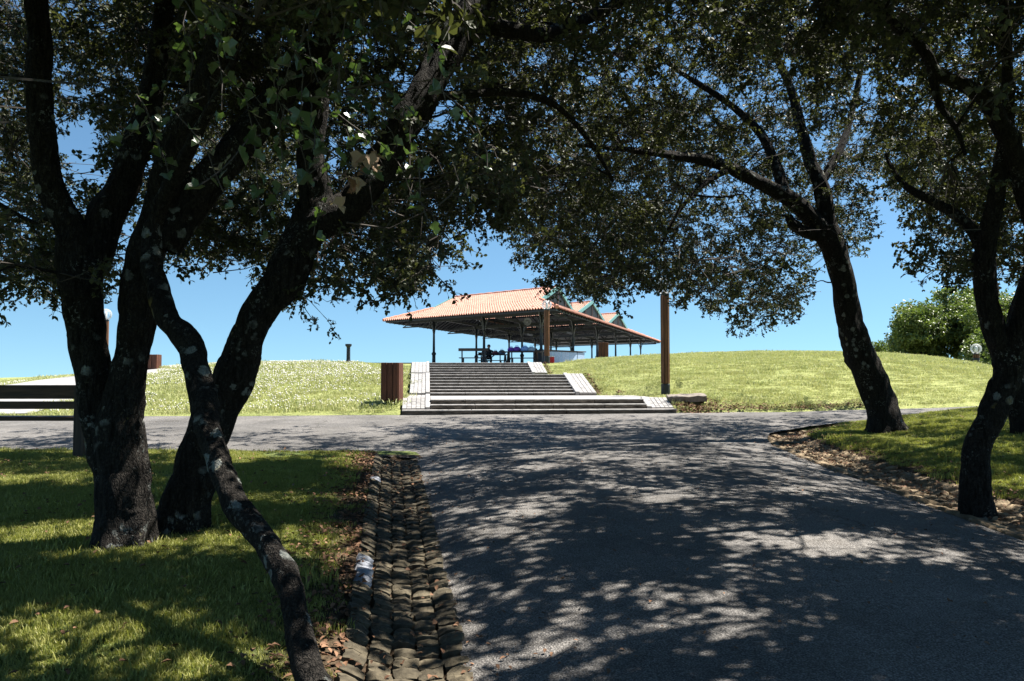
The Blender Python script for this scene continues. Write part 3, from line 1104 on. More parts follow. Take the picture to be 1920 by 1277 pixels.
mbb = MB()
for d in (e1, -e1, e2, -e2):
    mbb.tube(arc(Vector((0, 0, 2.2)) + d * 0.07, d, 0.95 * (1 if d in (e1, -e1) else 1.0)), 0.035, 5)
br_me = mesh_data('brackets', mbb.v, mbb.f, simple('bracket_iron', (0.07, 0.075, 0.08), 0.4, 0.2, 5, bmp=0), True)
for a in CA:
    for b in CB:
        p = PP(a, b, TERR)
        c = link(bpy.data.objects.new('column', col_me), pav)
        c.location = p
        q = link(bpy.data.objects.new('bracket', br_me), c)
for b in CB:
    mb = MB()
    mb.bar(PP(0.02, b, Z_BEAM), PP(0.98, b, Z_BEAM), 0.12, 0.2)
    mb.build('tie_beam', M['iron'], pav)
    # lattice truss above the tie beam
    mb = MB()
    th = max(0.12, min(0.75, (Z_IN - Z_EAVE) * min(1, b / B0, (1 - b) / (1 - B1)) - 0.3))
    for i in range(12):
        a_ = 0.14 + 0.63 * i / 12
        a2 = 0.14 + 0.63 * (i + 1) / 12
        za, zb = (Z_BEAM, Z_BEAM + th) if i % 2 == 0 else (Z_BEAM + th, Z_BEAM)
        mb.bar(PP(a_, b, za), PP(a2, b, zb), 0.05, 0.06)
    mb.bar(PP(0.14, b, Z_BEAM + th), PP(0.77, b, Z_BEAM + th), 0.08, 0.08)
    mb.build('truss', M['iron'], pav)
    # eave arms sticking out on the sides
    for a_, s_ in ((0.77, 1), (0.14, -1)):
        mb = MB()
        ae = 0.985 if s_ > 0 else 0.012
        mb.bar(PP(a_, b, Z_BEAM - 0.35), PP(ae, b, Z_EAVE - 0.28), 0.07, 0.08)
        mb.bar(PP(ae, b, Z_EAVE - 0.28), PP(a_ + s_ * 0.09, b, Z_BEAM + 0.3), 0.05, 0.05)
        mb.build('eave_arm', M['iron'], pav)
for a in CA:
    mb = MB()
    mb.bar(PP(a, 0.02, Z_BEAM + 0.17), PP(a, 0.98, Z_BEAM + 0.17), 0.12, 0.16)
    mb.build('long_beam', M['iron'], pav)
# round loudspeaker under the front truss
pl = PC0 + PV1 * 0.30 + PV2 * 0.055 + Vector((0, 0, Z_EAVE - 0.42))
pl = at(989, 603, 47.5)
spk = thing('loudspeaker', pl, 'round grey loudspeaker hanging under the pavilion roof', 'loudspeaker')
o = MB().lathe([(0.12, -0.28), (0.2, -0.22), (0.3, 0.0), (0.33, 0.02), (0.33, 0.05), (0.29, 0.05), (0.22, -0.03), (0.1, -0.06), (0.1, 0.02), (0.06, 0.04)], 18).build('horn', M['speaker'], spk, True)
o.rotation_euler = (R(90), 0, R(-8))
o.scale = (0.72, 0.72, 0.72)
o2 = MB().bar((0, 0.1, 0.25), (0, 0.1, 0.72), 0.05, 0.05).build('hanger', M['iron'], spk)


# ------------------------------------------------------------------ picnic furniture in the pavilion
def picnic_bench(name, p, rot, label, length=2.3, back=True):
    t = thing(name, p, label, 'bench', rot, 'benches under the pavilion')
    for y_, z_ in ((-0.1, 0.45), (0.12, 0.45)):
        MB().box(0, y_, z_, length, 0.19, 0.05, bev=0.008).build('seat_slat', M['table_wood'], t)
    if back:
        MB().box(0, -0.3, 0.92, length, 0.05, 0.17, bev=0.008).build('back_slat', M['table_wood'], t)
    for sx in (-1, 1):
        mb = MB()
        mb.box(sx * length * 0.38, 0.0, 0.21, 0.09, 0.42, 0.42)
        mb.build('leg', M['iron'], t)
        if back:
            MB().bar((sx * length * 0.38, -0.26, 0.1), (sx * length * 0.38, -0.3, 0.98), 0.07, 0.07).build('back_post', M['iron'], t)
    return t


def picnic_table(p, rot, label, length=2.2):
    t = thing('picnic_table', p, label, 'table', rot, 'tables under the pavilion')
    for i in range(4):
        MB().box(0, -0.33 + i * 0.22, 0.76, length, 0.2, 0.05, bev=0.008).build('top_plank', M['table_wood'], t)
    for sx in (-1, 1):
        mb = MB()
        mb.bar((sx * length * 0.36, -0.3, 0), (sx * length * 0.36, 0.25, 0.74), 0.08, 0.08)
        mb.bar((sx * length * 0.36 + 0.09, 0.3, 0), (sx * length * 0.36 + 0.09, -0.25, 0.74), 0.08, 0.08)
        mb.build('leg', M['table_wood'], t)
    return t


def on_terrace(px, d):
    q = at(px, 690, d)
    return Vector((q.x, d, TERR))


picnic_bench('picnic_bench', on_terrace(889, 46.5), R(-6), 'dark slatted bench nearest the column at the stair head', 1.75)
picnic_bench('picnic_bench', on_terrace(921, 54.5), R(-6), 'dark slatted bench behind the seated person', 1.7)
picnic_bench('picnic_bench', on_terrace(981, 47.0), R(-6), 'dark slatted bench behind the purple and blue bags', 1.7)
tabs = [(picnic_table(on_terrace(925, 51.5), R(-6), 'dark picnic table with a maroon and a slate bag on it', 2.0), 51.5), (picnic_table(on_terrace(978, 45.2), R(-6), 'dark picnic table holding the purple and pale blue bags', 2.2), 45.2)]
for nm, px, d, r_, mt, lb, cat in (('bag', 929, 51.5, 0.2, 'maroon', 'small maroon bag on the table beside the person', 'bag'), ('bag', 941, 51.5, 0.24, 'slate', 'slate blue bag at the end of the table beside the person', 'bag'), ('bag', 958, 45.2, 0.2, 'purple', 'small purple bag at the end of the picnic table', 'bag'), ('bag', 969, 45.2, 0.23, 'purple', 'larger purple bag next to the small one on the table', 'bag'), ('bag', 984, 45.1, 0.25, 'blue', 'pale blue bag on the picnic table next to the purple bags', 'bag'), ('bag', 996, 45.1, 0.22, 'ice', 'whitish blue bag farthest from the purple bags on the table', 'bag')):
    q = on_terrace(px, d)
    q.z += 0.785 - 0.14
    t = thing(nm, q, lb, cat, group='bags on the picnic tables')
    bm = bmesh.new()
    bmesh.ops.create_icosphere(bm, subdivisions=2, radius=r_)
    for v in bm.verts:
        v.co.z = max(v.co.z, -r_ * 0.55) * 0.8 + r_ * 0.44 + 0.14
        v.co.x *= 1 + 0.12 * math.sin(9 * v.co.y) + random.uniform(-0.05, 0.05)
        v.co.y *= 0.75
    mb = MB()
    bm.verts.index_update()
    mb.add([v.co.copy() for v in bm.verts], [[v.index for v in f.verts] for f in bm.faces])
    bm.free()
    mb.build('bag_body', M[mt], t, True)
    h = MB().tube([(-0.09, 0, r_ * 1.18 + 0.12), (-0.07, 0, r_ * 1.5 + 0.12), (0.07, 0, r_ * 1.5 + 0.12), (0.09, 0, r_ * 1.18 + 0.12)], 0.014, 5)
    h.build('handle', M[mt], t)
# long low counter with pale panels, seen past the lamp post
q = on_terrace(1052, 50.0)
ctr = thing('counter', q, 'long low counter with icy blue front panels under the pavilion', 'counter', R(52))
MB().box(0, 0, 0.95, 4.6, 0.8, 0.07, bev=0.01).build('counter_top', M['table_wood'], ctr)
for i in range(5):
    MB().box(-1.76 + i * 0.88, -0.33, 0.5, 0.82, 0.04, 0.78, bev=0.008).build('front_panel', M['ice'], ctr)
for sx in (-2.1, 2.1):
    MB().box(sx, 0.08, 0.46, 0.08, 0.6, 0.92).build('leg', M['iron'], ctr)
q = on_terrace(1033.5, 47.2)
t = thing('cool_box', q + Vector((0, 0, 0.0)), 'small red and white cool box beside the lamp post base', 'cool box')
MB().box(0, 0, 0.26, 0.36, 0.28, 0.52, bev=0.02).build('box_body', M['red'], t)
MB().box(0, 0, 0.555, 0.38, 0.3, 0.06, bev=0.015).build('lid', M['white'], t)


# ------------------------------------------------------------------ seated person
def skin_body(name, joints, edges, mat, parent, root=0, sub=2):
    me = bpy.data.meshes.new(name)
    me.from_pydata([j[0] for j in joints], edges, [])
    me.materials.append(mat)
    o = link(bpy.data.objects.new(name, me), parent)
    sk = o.modifiers.new('skin', 'SKIN')
    sk.use_smooth_shade = True
    for i, j in enumerate(joints):
        r_ = j[1] if hasattr(j[1], '__len__') else (j[1], j[1])
        me.skin_vertices[0].data[i].radius = r_
        me.skin_vertices[0].data[i].use_root = (i == root)
    ss = o.modifiers.new('sub', 'SUBSURF')
    ss.levels = ss.render_levels = sub
    return o


q = on_terrace(916.5, 52.6)
per = thing('person', q, 'person in dark clothes seated under the pavilion with one elbow out', 'person')
per.scale = (1.12, 1.12, 1.12)
J = [((0, 0, 0.50), (0.16, 0.12)), ((0, 0, 0.72), (0.14, 0.10)), ((0, 0, 0.92), (0.17, 0.10)), ((0, -0.01, 1.0), (0.09, 0.07)), ((0, -0.03, 1.06), 0.055), ((0.0, -0.04, 1.16), (0.085, 0.1)), ((0.0, -0.04, 1.26), (0.07, 0.085)),
     ((0.2, 0, 0.93), 0.062), ((0.38, -0.02, 0.74), 0.045), ((0.2, -0.12, 0.58), 0.034), ((-0.2, 0, 0.93), 0.062), ((-0.26, -0.06, 0.7), 0.045), ((-0.16, -0.28, 0.6), 0.034),
     ((0.12, -0.05, 0.5), 0.09), ((0.15, -0.46, 0.5), 0.068), ((0.15, -0.46, 0.1), 0.05), ((0.15, -0.6, 0.05), 0.04), ((-0.12, -0.05, 0.5), 0.09), ((-0.15, -0.46, 0.5), 0.068), ((-0.15, -0.46, 0.1), 0.05), ((-0.15, -0.6, 0.05), 0.04),
     ((0.12, -0.2, 0.56), 0.03), ((-0.1, -0.36, 0.58), 0.03)]
Eg = [(0, 1), (1, 2), (2, 3), (3, 4), (4, 5), (5, 6), (2, 7), (7, 8), (8, 9), (2, 10), (10, 11), (11, 12), (0, 13), (13, 14), (14, 15), (15, 16), (0, 17), (17, 18), (18, 19), (19, 20), (9, 21), (12, 22)]
body = skin_body('body', J, Eg, M['shirt'], per)
mb = MB()
mb.lathe([(0.02, 0.115), (0.07, 0.1), (0.095, 0.05), (0.1, 0.0), (0.092, -0.04), (0.07, -0.06)][::-1], 12, (0, 0.0, 1.2))
mb.build('hair', M['hair'], per, True)
mb = MB()
mb.lathe([(0.05, -0.09), (0.07, -0.05), (0.075, 0.0), (0.068, 0.05), (0.04, 0.08)], 10, (0, -0.085, 1.17))
mb.build('face', M['skin'], per, True)
stool = thing('stool', (q.x, q.y + 0.08, TERR), 'round stool under the seated person', 'stool')
MB().lathe([(0.19, 0.36), (0.2, 0.38), (0.2, 0.4), (0.18, 0.41)], 14).build('seat', M['table_wood'], stool)
for k in range(4):
    a = k * math.pi / 2 + 0.7
    MB().bar((0.13 * math.cos(a), 0.13 * math.sin(a), 0.37), (0.19 * math.cos(a), 0.19 * math.sin(a), 0), 0.03, 0.03).build('leg', M['iron'], stool)


# ------------------------------------------------------------------ lamp posts
def lamp_post(p, height, label, globe_r=0.26):
    t = thing('lamp_post', p, label, 'lamp post', group='wooden globe lamps')
    h = height
    MB().lathe([(0.14, -0.2), (0.14, 0.34), (0.125, 0.36), (0.1, 0.36)], 12).build('base_collar', M['iron'], t)
    MB().lathe([(0.09, 0.2), (0.09, h)], 8).build('core', M['iron'], t)
    for k in range(8):
        a = 2 * math.pi * k / 8
        mb = MB()
        m = Matrix.Rotation(a, 4, 'Z') @ Matrix.Translation((0.112, 0, 0.36 + (h - 0.40) / 2))
        mb.box(0, 0, 0, 0.04, 0.082, h - 0.42, bev=0.006, mat=m)
        mb.build('slat', M['post_wood'], t)
    MB().lathe([(0.13, h - 0.05), (0.14, h - 0.03), (0.14, h), (0.1, h + 0.02), (0.06, h + 0.06)], 14).build('cap', M['iron'], t)
    bm = bmesh.new()
    bmesh.ops.create_uvsphere(bm, u_segments=24, v_segments=14, radius=globe_r)
    bmesh.ops.translate(bm, vec=(0, 0, h + globe_r * 0.93), verts=bm.verts)
    bm.verts.index_update()
    mb = MB()
    mb.add([v.co.copy() for v in bm.verts], [[v.index for v in f.verts] for f in bm.faces])
    bm.free()
    g = mb.build('globe', M['globe'], t, True)
    MB().lathe([(0.045, h + 0.06), (0.06, h + 0.1), (0.06, h + 0.3), (0.03, h + 0.36)], 10).build('bulb', M['white'], g, True)
    return t


p = ground_hit(1248, 742, 20.6)
lamp_post(p, (742 - 551) / FPX * p.y, 'tall wooden lamp post with clear globe beside the foot of the stairs', 0.27)
q = on_terrace(1025.5, 37.6)
q.z = gz(q.x, q.y)
lamp_post(q, at(1025, 580, 37.6).z - q.z, 'wooden lamp post with clear globe at the top of the stairs', 0.23)
q = at(1831, 690, 37.5)
q.z = gz(q.x, q.y)
lamp_post(q, at(1831, 663, 37.5).z - q.z, 'wooden lamp post behind the grassy mound near the far trees', 0.24)
q = at(196, 690, 34.0)
q.z = gz(q.x, q.y)
lamp_post(q, at(196, 600, 34.0).z - q.z, 'wooden lamp post half hidden behind the twin oak trunks', 0.25)


# ------------------------------------------------------------------ litter bins
def litter_bin(p, w, h, label, rot=0.0):
    t = thing('litter_bin', p, label, 'bin', rot, 'wooden litter bins')
    MB().box(0, 0, h / 2, w * 0.9, w * 0.9, h - 0.04).build('liner', M['iron'], t)
    n = 3
    for side in range(4):
        a = side * math.pi / 2
        for i in range(n):
            m = Matrix.Rotation(a, 4, 'Z') @ Matrix.Translation(((i - 1) * w / n, -w / 2 + 0.005, h / 2 + random.uniform(-0.006, 0.006)))
            mb = MB()
            mb.box(0, 0, 0, w / n - 0.018, 0.035, h, bev=0.006, mat=m)
            mb.build('slat', M['wood'], t)
    for z_ in (0.15, h - 0.15):
        MB().box(0, 0, z_, w * 0.955, w * 0.955, 0.05).build('band', M['iron'], t)
    for z_ in (0.15, h - 0.15):
        for i in range(n):
            MB().box((i - 1) * w / n, -w / 2 - 0.014, z_, 0.02, 0.012, 0.02).build('bolt', M['iron'], t)
    return t


p = ground_hit(735, 751, 19)
litter_bin(p, 33 / FPX * p.y, 70.5 / FPX * p.y, 'brown slatted litter bin in the grass beside the stairs', R(-6))
q = on_terrace(1131.5, 38.5)
q.z = gz(q.x, q.y)
litter_bin(q, 0.46, at(1131, 642.5, 38.5).z - q.z, 'brown slatted litter bin on the crest in front of the pavilion', R(-8))
q = at(285, 690, 33.0)
q.z = gz(q.x, q.y)
litter_bin(q, 0.55, at(285, 665, 33).z - q.z, 'brown slatted litter bin beside the concrete path behind the trunks', R(4))

# black iron pedestal on the crest
q = at(653, 690, 34.5)
q.z = gz(q.x, q.y)
hh = at(653, 645, 34.5).z - q.z
ped = thing('pedestal', q, 'black iron pedestal with flared top on the grassy crest', 'pedestal')
MB().lathe([(0.16, -0.1), (0.16, 0.06), (0.1, 0.1), (0.085, 0.16)], 14).build('foot_plate', M['iron'], ped)
MB().lathe([(0.085, 0.14), (0.08, hh - 0.16), (0.1, hh - 0.1)], 14).build('shaft', M['iron'], ped)
MB().lathe([(0.1, hh - 0.12), (0.14, hh - 0.08), (0.14, hh), (0.11, hh), (0.1, hh - 0.02)], 14).build('bowl', M['iron'], ped)

# ------------------------------------------------------------------ timber bench beside the twin oak
D_B = 11.6
br = at(150, 856, D_B)
bz = gz(br.x, D_B)
LEN = 2.6
bench = thing('park_bench', (br.x - LEN / 2, D_B, bz), 'dark timber park bench seen from behind beside the twin oak trunks', 'bench')
zb = lambda py: at(150, py, D_B).z - bz
for y0, y1, nm, yo in ((722, 748, 'back_slat', 0.0), (752.5, 767, 'back_slat', 0.012)):
    MB().box(-0.05, yo, (zb(y0) + zb(y1)) / 2, LEN, 0.055, zb(y0) - zb(y1), bev=0.008).build(nm, M['bench_wood'], bench)
for k in range(3):
    MB().box(-0.05, 0.14 + k * 0.15, zb(786), LEN - 0.04, 0.13, 0.06, bev=0.008).build('seat_slat', M['bench_wood'], bench)
for sx in (-1, 1):
    x = sx * LEN / 2 - (0.1 if sx < 0 else 0.0)
    MB().box(x, -0.01, zb(724) / 2 - 0.03, 0.17, 0.08, zb(724) + 0.04, bev=0.01).build('back_leg', M['leg_wood'], bench)
    MB().box(x, 0.5, zb(790) / 2 - 0.04, 0.15, 0.1, zb(790) + 0.02, bev=0.01).build('front_leg', M['leg_wood'], bench)
    MB().box(x, 0.25, zb(786) - 0.09, 0.08, 0.5, 0.09, bev=0.01).build('seat_bearer', M['leg_wood'], bench)
MB().box(-0.35, 0.045, (zb(722) + zb(767)) / 2, 0.05, 0.03, zb(722) - zb(767) + 0.02).build('back_batten', M['leg_wood'], bench)

# ------------------------------------------------------------------ leaf sprays and scattering
def leaf_shape(L, W, fold, kind='oval'):
    if kind == 'oval':
        half = [(0.0, 0.06), (0.3, 0.46), (0.62, 0.5), (1.0, 0.0)]
    elif kind == 'ivy':
        half = [(0.0, 0.05), (-0.05, 0.42), (0.3, 0.62), (0.42, 0.34), (0.7, 0.32), (1.0, 0.0)]
    V = [(0, 0, 0)]
    n = len(half)
    left, right = [], []
    for t, w in half[1:-1] if kind == 'oval' else half[1:-1]:
        V.append((t * L, w * W, fold * w * W))
        left.append(len(V) - 1)
        V.append((t * L, -w * W, fold * w * W))
        right.append(len(V) - 1)
    V.append((L, 0, -0.1 * L))
    tip = len(V) - 1
    V.append((0.5 * L, 0, -0.01 * L))
    mid = len(V) - 1
    F = []
    chain = [0] + left + [tip]
    for a, b in zip(chain[:-1], chain[1:]):
        F.append((mid, b, a))
    chain = [0] + right + [tip]
    for a, b in zip(chain[:-1], chain[1:]):
        F.append((mid, a, b))
    return np.array(V), F


def make_spray(name, seed, nleaf, length, L, W, mat, fold=0.35, twig=True, droop=0.25):
    r = random.Random(seed)
    mb = MB()
    var = []
    twigs = []
    main = [Vector((0, 0, 0))]
    d = Vector((1, 0, 0.1))
    for i in range(5):
        main.append(main[-1] + d * (length / 5))
        d = (d + Vector((0, r.uniform(-0.3, 0.3), r.uniform(-0.3, 0.2)))).normalized()
    twigs.append(main)
    for k in range(7):
        s = main[r.randint(1, 4)].lerp(main[5], r.random() * 0.2)
        dd = Vector((r.uniform(0.1, 0.9), r.uniform(-1, 1), r.uniform(-0.8, 0.8))).normalized()
        tw = [s]
        for i in range(3):
            tw.append(tw[-1] + dd * length * r.uniform(0.10, 0.2))
            dd = (dd + Vector((0, 0, -droop)) + Vector((r.uniform(-0.3, 0.3), r.uniform(-0.3, 0.3), 0))).normalized()
        twigs.append(tw)
    nm_t = 0
    if twig:
        for i, tw in enumerate(twigs):
            mb.tube(tw, [0.006 if i == 0 else 0.003] * (len(tw) - 1) + [0.0015], 3, cap=False)
        nm_t = len(mb.f)
    for k in range(nleaf):
        tw = r.choice(twigs[1:] + twigs[:1])
        j = r.randint(0 if tw is not main else 2, len(tw) - 2)
        p = tw[j].lerp(tw[j + 1], r.random())
        ax = (tw[j + 1] - tw[j]).normalized()
        dirv = (ax * r.uniform(0.0, 1.0) + Vector((r.uniform(-1, 1), r.uniform(-1, 1), r.uniform(-1.0, 0.7)))).normalized()
        up = Vector((r.uniform(-0.7, 0.7), r.uniform(-0.7, 0.7), 1)).normalized()
        yv = up.cross(dirv)
        if yv.length < 0.05:
            yv = Vector((0, 1, 0))
        yv.normalize()
        zv = dirv.cross(yv)
        s = r.uniform(0.7, 1.2)
        Vv, Ff = leaf_shape(L * s, W * s * r.uniform(0.85, 1.15), fold * r.uniform(0.3, 1.4))
        mb.add([p + dirv * v[0] + yv * v[1] + zv * v[2] for v in Vv], Ff)
        var += [r.random()] * len(Ff)
    me = mesh_data(name, mb.v, mb.f, mat)
    me.materials.append(M['twig'])
    mi = np.zeros(len(me.polygons), np.int32)
    mi[:nm_t] = 1
    me.polygons.foreach_set('material_index', mi)
    a = me.attributes.new('var', 'FLOAT', 'FACE')
    a.data.foreach_set('value', np.array([0.5] * nm_t + var, np.float32))
    return bpy.data.objects.new(name, me)


def scatter_tree(name, protos):
    ng = bpy.data.node_groups.new(name, 'GeometryNodeTree')
    ng.interface.new_socket('Geometry', in_out='INPUT', socket_type='NodeSocketGeometry')
    ng.interface.new_socket('Geometry', in_out='OUTPUT', socket_type='NodeSocketGeometry')
    gi, go = ng.nodes.new('NodeGroupInput'), ng.nodes.new('NodeGroupOutput')
    jn = ng.nodes.new('GeometryNodeJoinGeometry')
    for p_ in protos:
        oi = ng.nodes.new('GeometryNodeObjectInfo')
        oi.inputs['Object'].default_value = p_
        oi.inputs['As Instance'].default_value = False
        g2 = ng.nodes.new('GeometryNodeGeometryToInstance')
        ng.links.new(oi.outputs['Geometry'], g2.inputs[0])
        ng.links.new(g2.outputs[0], jn.inputs[0])
    ip = ng.nodes.new('GeometryNodeInstanceOnPoints')
    ng.links.new(gi.outputs[0], ip.inputs['Points'])
    ng.links.new(jn.outputs[0], ip.inputs['Instance'])
    ip.inputs['Pick Instance'].default_value = True

    def attr(nm, ty):
        n = ng.nodes.new('GeometryNodeInputNamedAttribute')
        n.data_type = ty
        n.inputs['Name'].default_value = nm
        return n.outputs['Attribute']
    e2r = ng.nodes.new('FunctionNodeEulerToRotation')
    ng.links.new(attr('rot', 'FLOAT_VECTOR'), e2r.inputs[0])
    ng.links.new(e2r.outputs[0], ip.inputs['Rotation'])
    ng.links.new(attr('scl', 'FLOAT_VECTOR'), ip.inputs['Scale'])
    ng.links.new(attr('idx', 'INT'), ip.inputs['Instance Index'])
    ng.links.new(ip.outputs[0], go.inputs[0])
    return ng


def scatter(name, pts, rot, scl, n_proto, ng, parent=None, origin=(0, 0, 0)):
    me = bpy.data.meshes.new(name)
    pts = np.asarray(pts, np.float32) - np.asarray(origin, np.float32)
    n = len(pts)
    me.vertices.add(n)
    me.vertices.foreach_set('co', pts.ravel())
    for nm, arr in (('rot', rot), ('scl', scl)):
        a = me.attributes.new(nm, 'FLOAT_VECTOR', 'POINT')
        a.data.foreach_set('vector', np.asarray(arr, np.float32).ravel())
    a = me.attributes.new('idx', 'INT', 'POINT')
    a.data.foreach_set('value', rng.integers(0, n_proto, n).astype(np.int32))
    o = link(bpy.data.objects.new(name, me), parent)
    md = o.modifiers.new('scatter', 'NODES')
    md.node_group = ng
    o['kind'] = 'stuff'
    return o


def inside(poly, x, y):
    poly = np.asarray(poly, float)
    r = np.zeros(x.shape, bool)
    j = len(poly) - 1
    for i in range(len(poly)):
        xi, yi, xj, yj = *poly[i], *poly[j]
        c = ((yi > y) != (yj > y)) & (x < (xj - xi) * (y - yi) / (yj - yi + 1e-12) + xi)
        r ^= c
        j = i
    return r


oak_sprays = [make_spray('oak_spray', 100 + k, 58, 0.42, 0.052, 0.032, M['leaf']) for k in range(6)]
NG_OAK = scatter_tree('oak_crown', oak_sprays)
far_sprays = [make_spray('park_tree_spray', 200 + k, 46, 0.9, 0.15, 0.10, M['leaf_far'], twig=False) for k in range(4)]
NG_FAR = scatter_tree('park_tree_crown', far_sprays)

# patches of open sky between the crowns (photo pixels), kept free of twigs as real gaps
GAPS = [
    [(100, 205), (150, 245), (208, 250), (190, 300), (205, 345), (175, 430), (130, 360), (104, 285)],
    [(262, 385), (296, 372), (262, 470), (225, 520), (222, 470)],
    [(206, 560), (240, 520), (300, 520), (330, 490), (420, 525), (520, 540), (540, 600), (440, 700), (206, 700)],
    [(640, 505), (655, 545), (700, 560), (850, 560), (850, 520), (880, 450), (905, 425), (940, 405), (960, 460), (1000, 520), (1055, 562), (1150, 580), (1250, 552), (1330, 600), (1390, 632), (1470, 618), (1510, 570), (1555, 480), (1560, 700), (640, 700)],
    [(1600, 480), (1632, 440), (1636, 332), (1662, 312), (1688, 390), (1712, 440), (1716, 500), (1740, 540), (1830, 552), (1830, 700), (1600, 700)],
    [(0, 572), (110, 592), (130, 592), (130, 720), (-300, 720), (-300, 600)],
]


def catmull(pts, rad, sub=4):
    P = [np.array(p, float) for p in pts]
    out, ro = [], []
    n = len(P)
    for i in range(n - 1):
        p0, p1, p2, p3 = P[max(i - 1, 0)], P[i], P[i + 1], P[min(i + 2, n - 1)]
        for k in range(sub):
            t = k / sub
            out.append(0.5 * ((2 * p1) + (-p0 + p2) * t + (2 * p0 - 5 * p1 + 4 * p2 - p3) * t * t + (-p0 + 3 * p1 - 3 * p2 + p3) * t ** 3))
            ro.append(rad[i] * (1 - t) + rad[i + 1] * t)
    out.append(P[-1])
    ro.append(rad[-1])
    return out, ro


def bark_tube(pts, rad, n, seed, flare=0.0, fine=1.0):
    """A limb with lumps, lengthwise furrows and, for a trunk, buttressed roots."""
    P = np.array([tuple(p) for p in pts])
    Rr = np.array(rad)
    m = len(P)
    T = np.gradient(P, axis=0)
    T /= np.linalg.norm(T, axis=1)[:, None]
    S = np.concatenate([[0], np.cumsum(np.linalg.norm(np.diff(P, axis=0), axis=1))])
    ref = np.array([0, 0, 1.0]) if abs(T[0][2]) < 0.9 else np.array([1.0, 0, 0])
    u = np.cross(T[0], ref)
    U = []
    for t_ in T:
        u = u - t_ * u.dot(t_)
        u /= np.linalg.norm(u)
        U.append(u)
    U = np.array(U)
    W = np.cross(T, U)
    a = np.arange(n) * 2 * math.pi / n
    ca, sa = np.cos(a)[None], np.sin(a)[None]
    Sg = S[:, None] + 0 * ca
    x_, y_ = ca * Rr[:, None], sa * Rr[:, None]
    lump = 0.10 * vnoise(ca * 1.2 + Sg * 2.2, sa * 1.2 + seed, 1.0, 1) + 0.07 * vnoise(ca * 2.3 + seed, sa * 2.3 + Sg * 5.0, 1.0, 2)
    rg = 1 - np.abs(vnoise(a[None] * Rr[:, None] / 0.035 + 0.6 * vnoise(Sg / 0.1, a[None] * 2, 1.0, 7) + seed, Sg / 0.16, 1.0, 4)) * 2
    kn = np.clip(vnoise(ca * 1.7 + seed, Sg * 3.1 + sa * 1.7, 1.0, 9) - 0.55, 0, 1)
    r_ = Rr[:, None] * (1 + lump + 0.5 * kn) + np.minimum(0.007 * fine, Rr[:, None] * 0.12) * rg
    if flare:
        r_ = r_ * (1 + flare * np.exp(-np.maximum(Sg - 0.22, 0) / 0.17) * (0.55 + 0.45 * np.sin(5 * a[None] + seed) * np.cos(2 * a[None])))
    V = P[:, None] + U[:, None] * (r_ * ca)[..., None] + W[:, None] * (r_ * sa)[..., None]
    idx_ = np.arange(m * n).reshape(m, n)
    F = np.stack([idx_[:-1], np.roll(idx_[:-1], -1, 1), np.roll(idx_[1:], -1, 1), idx_[1:]], -1).reshape(-1, 4)
    return V.reshape(-1, 3), F


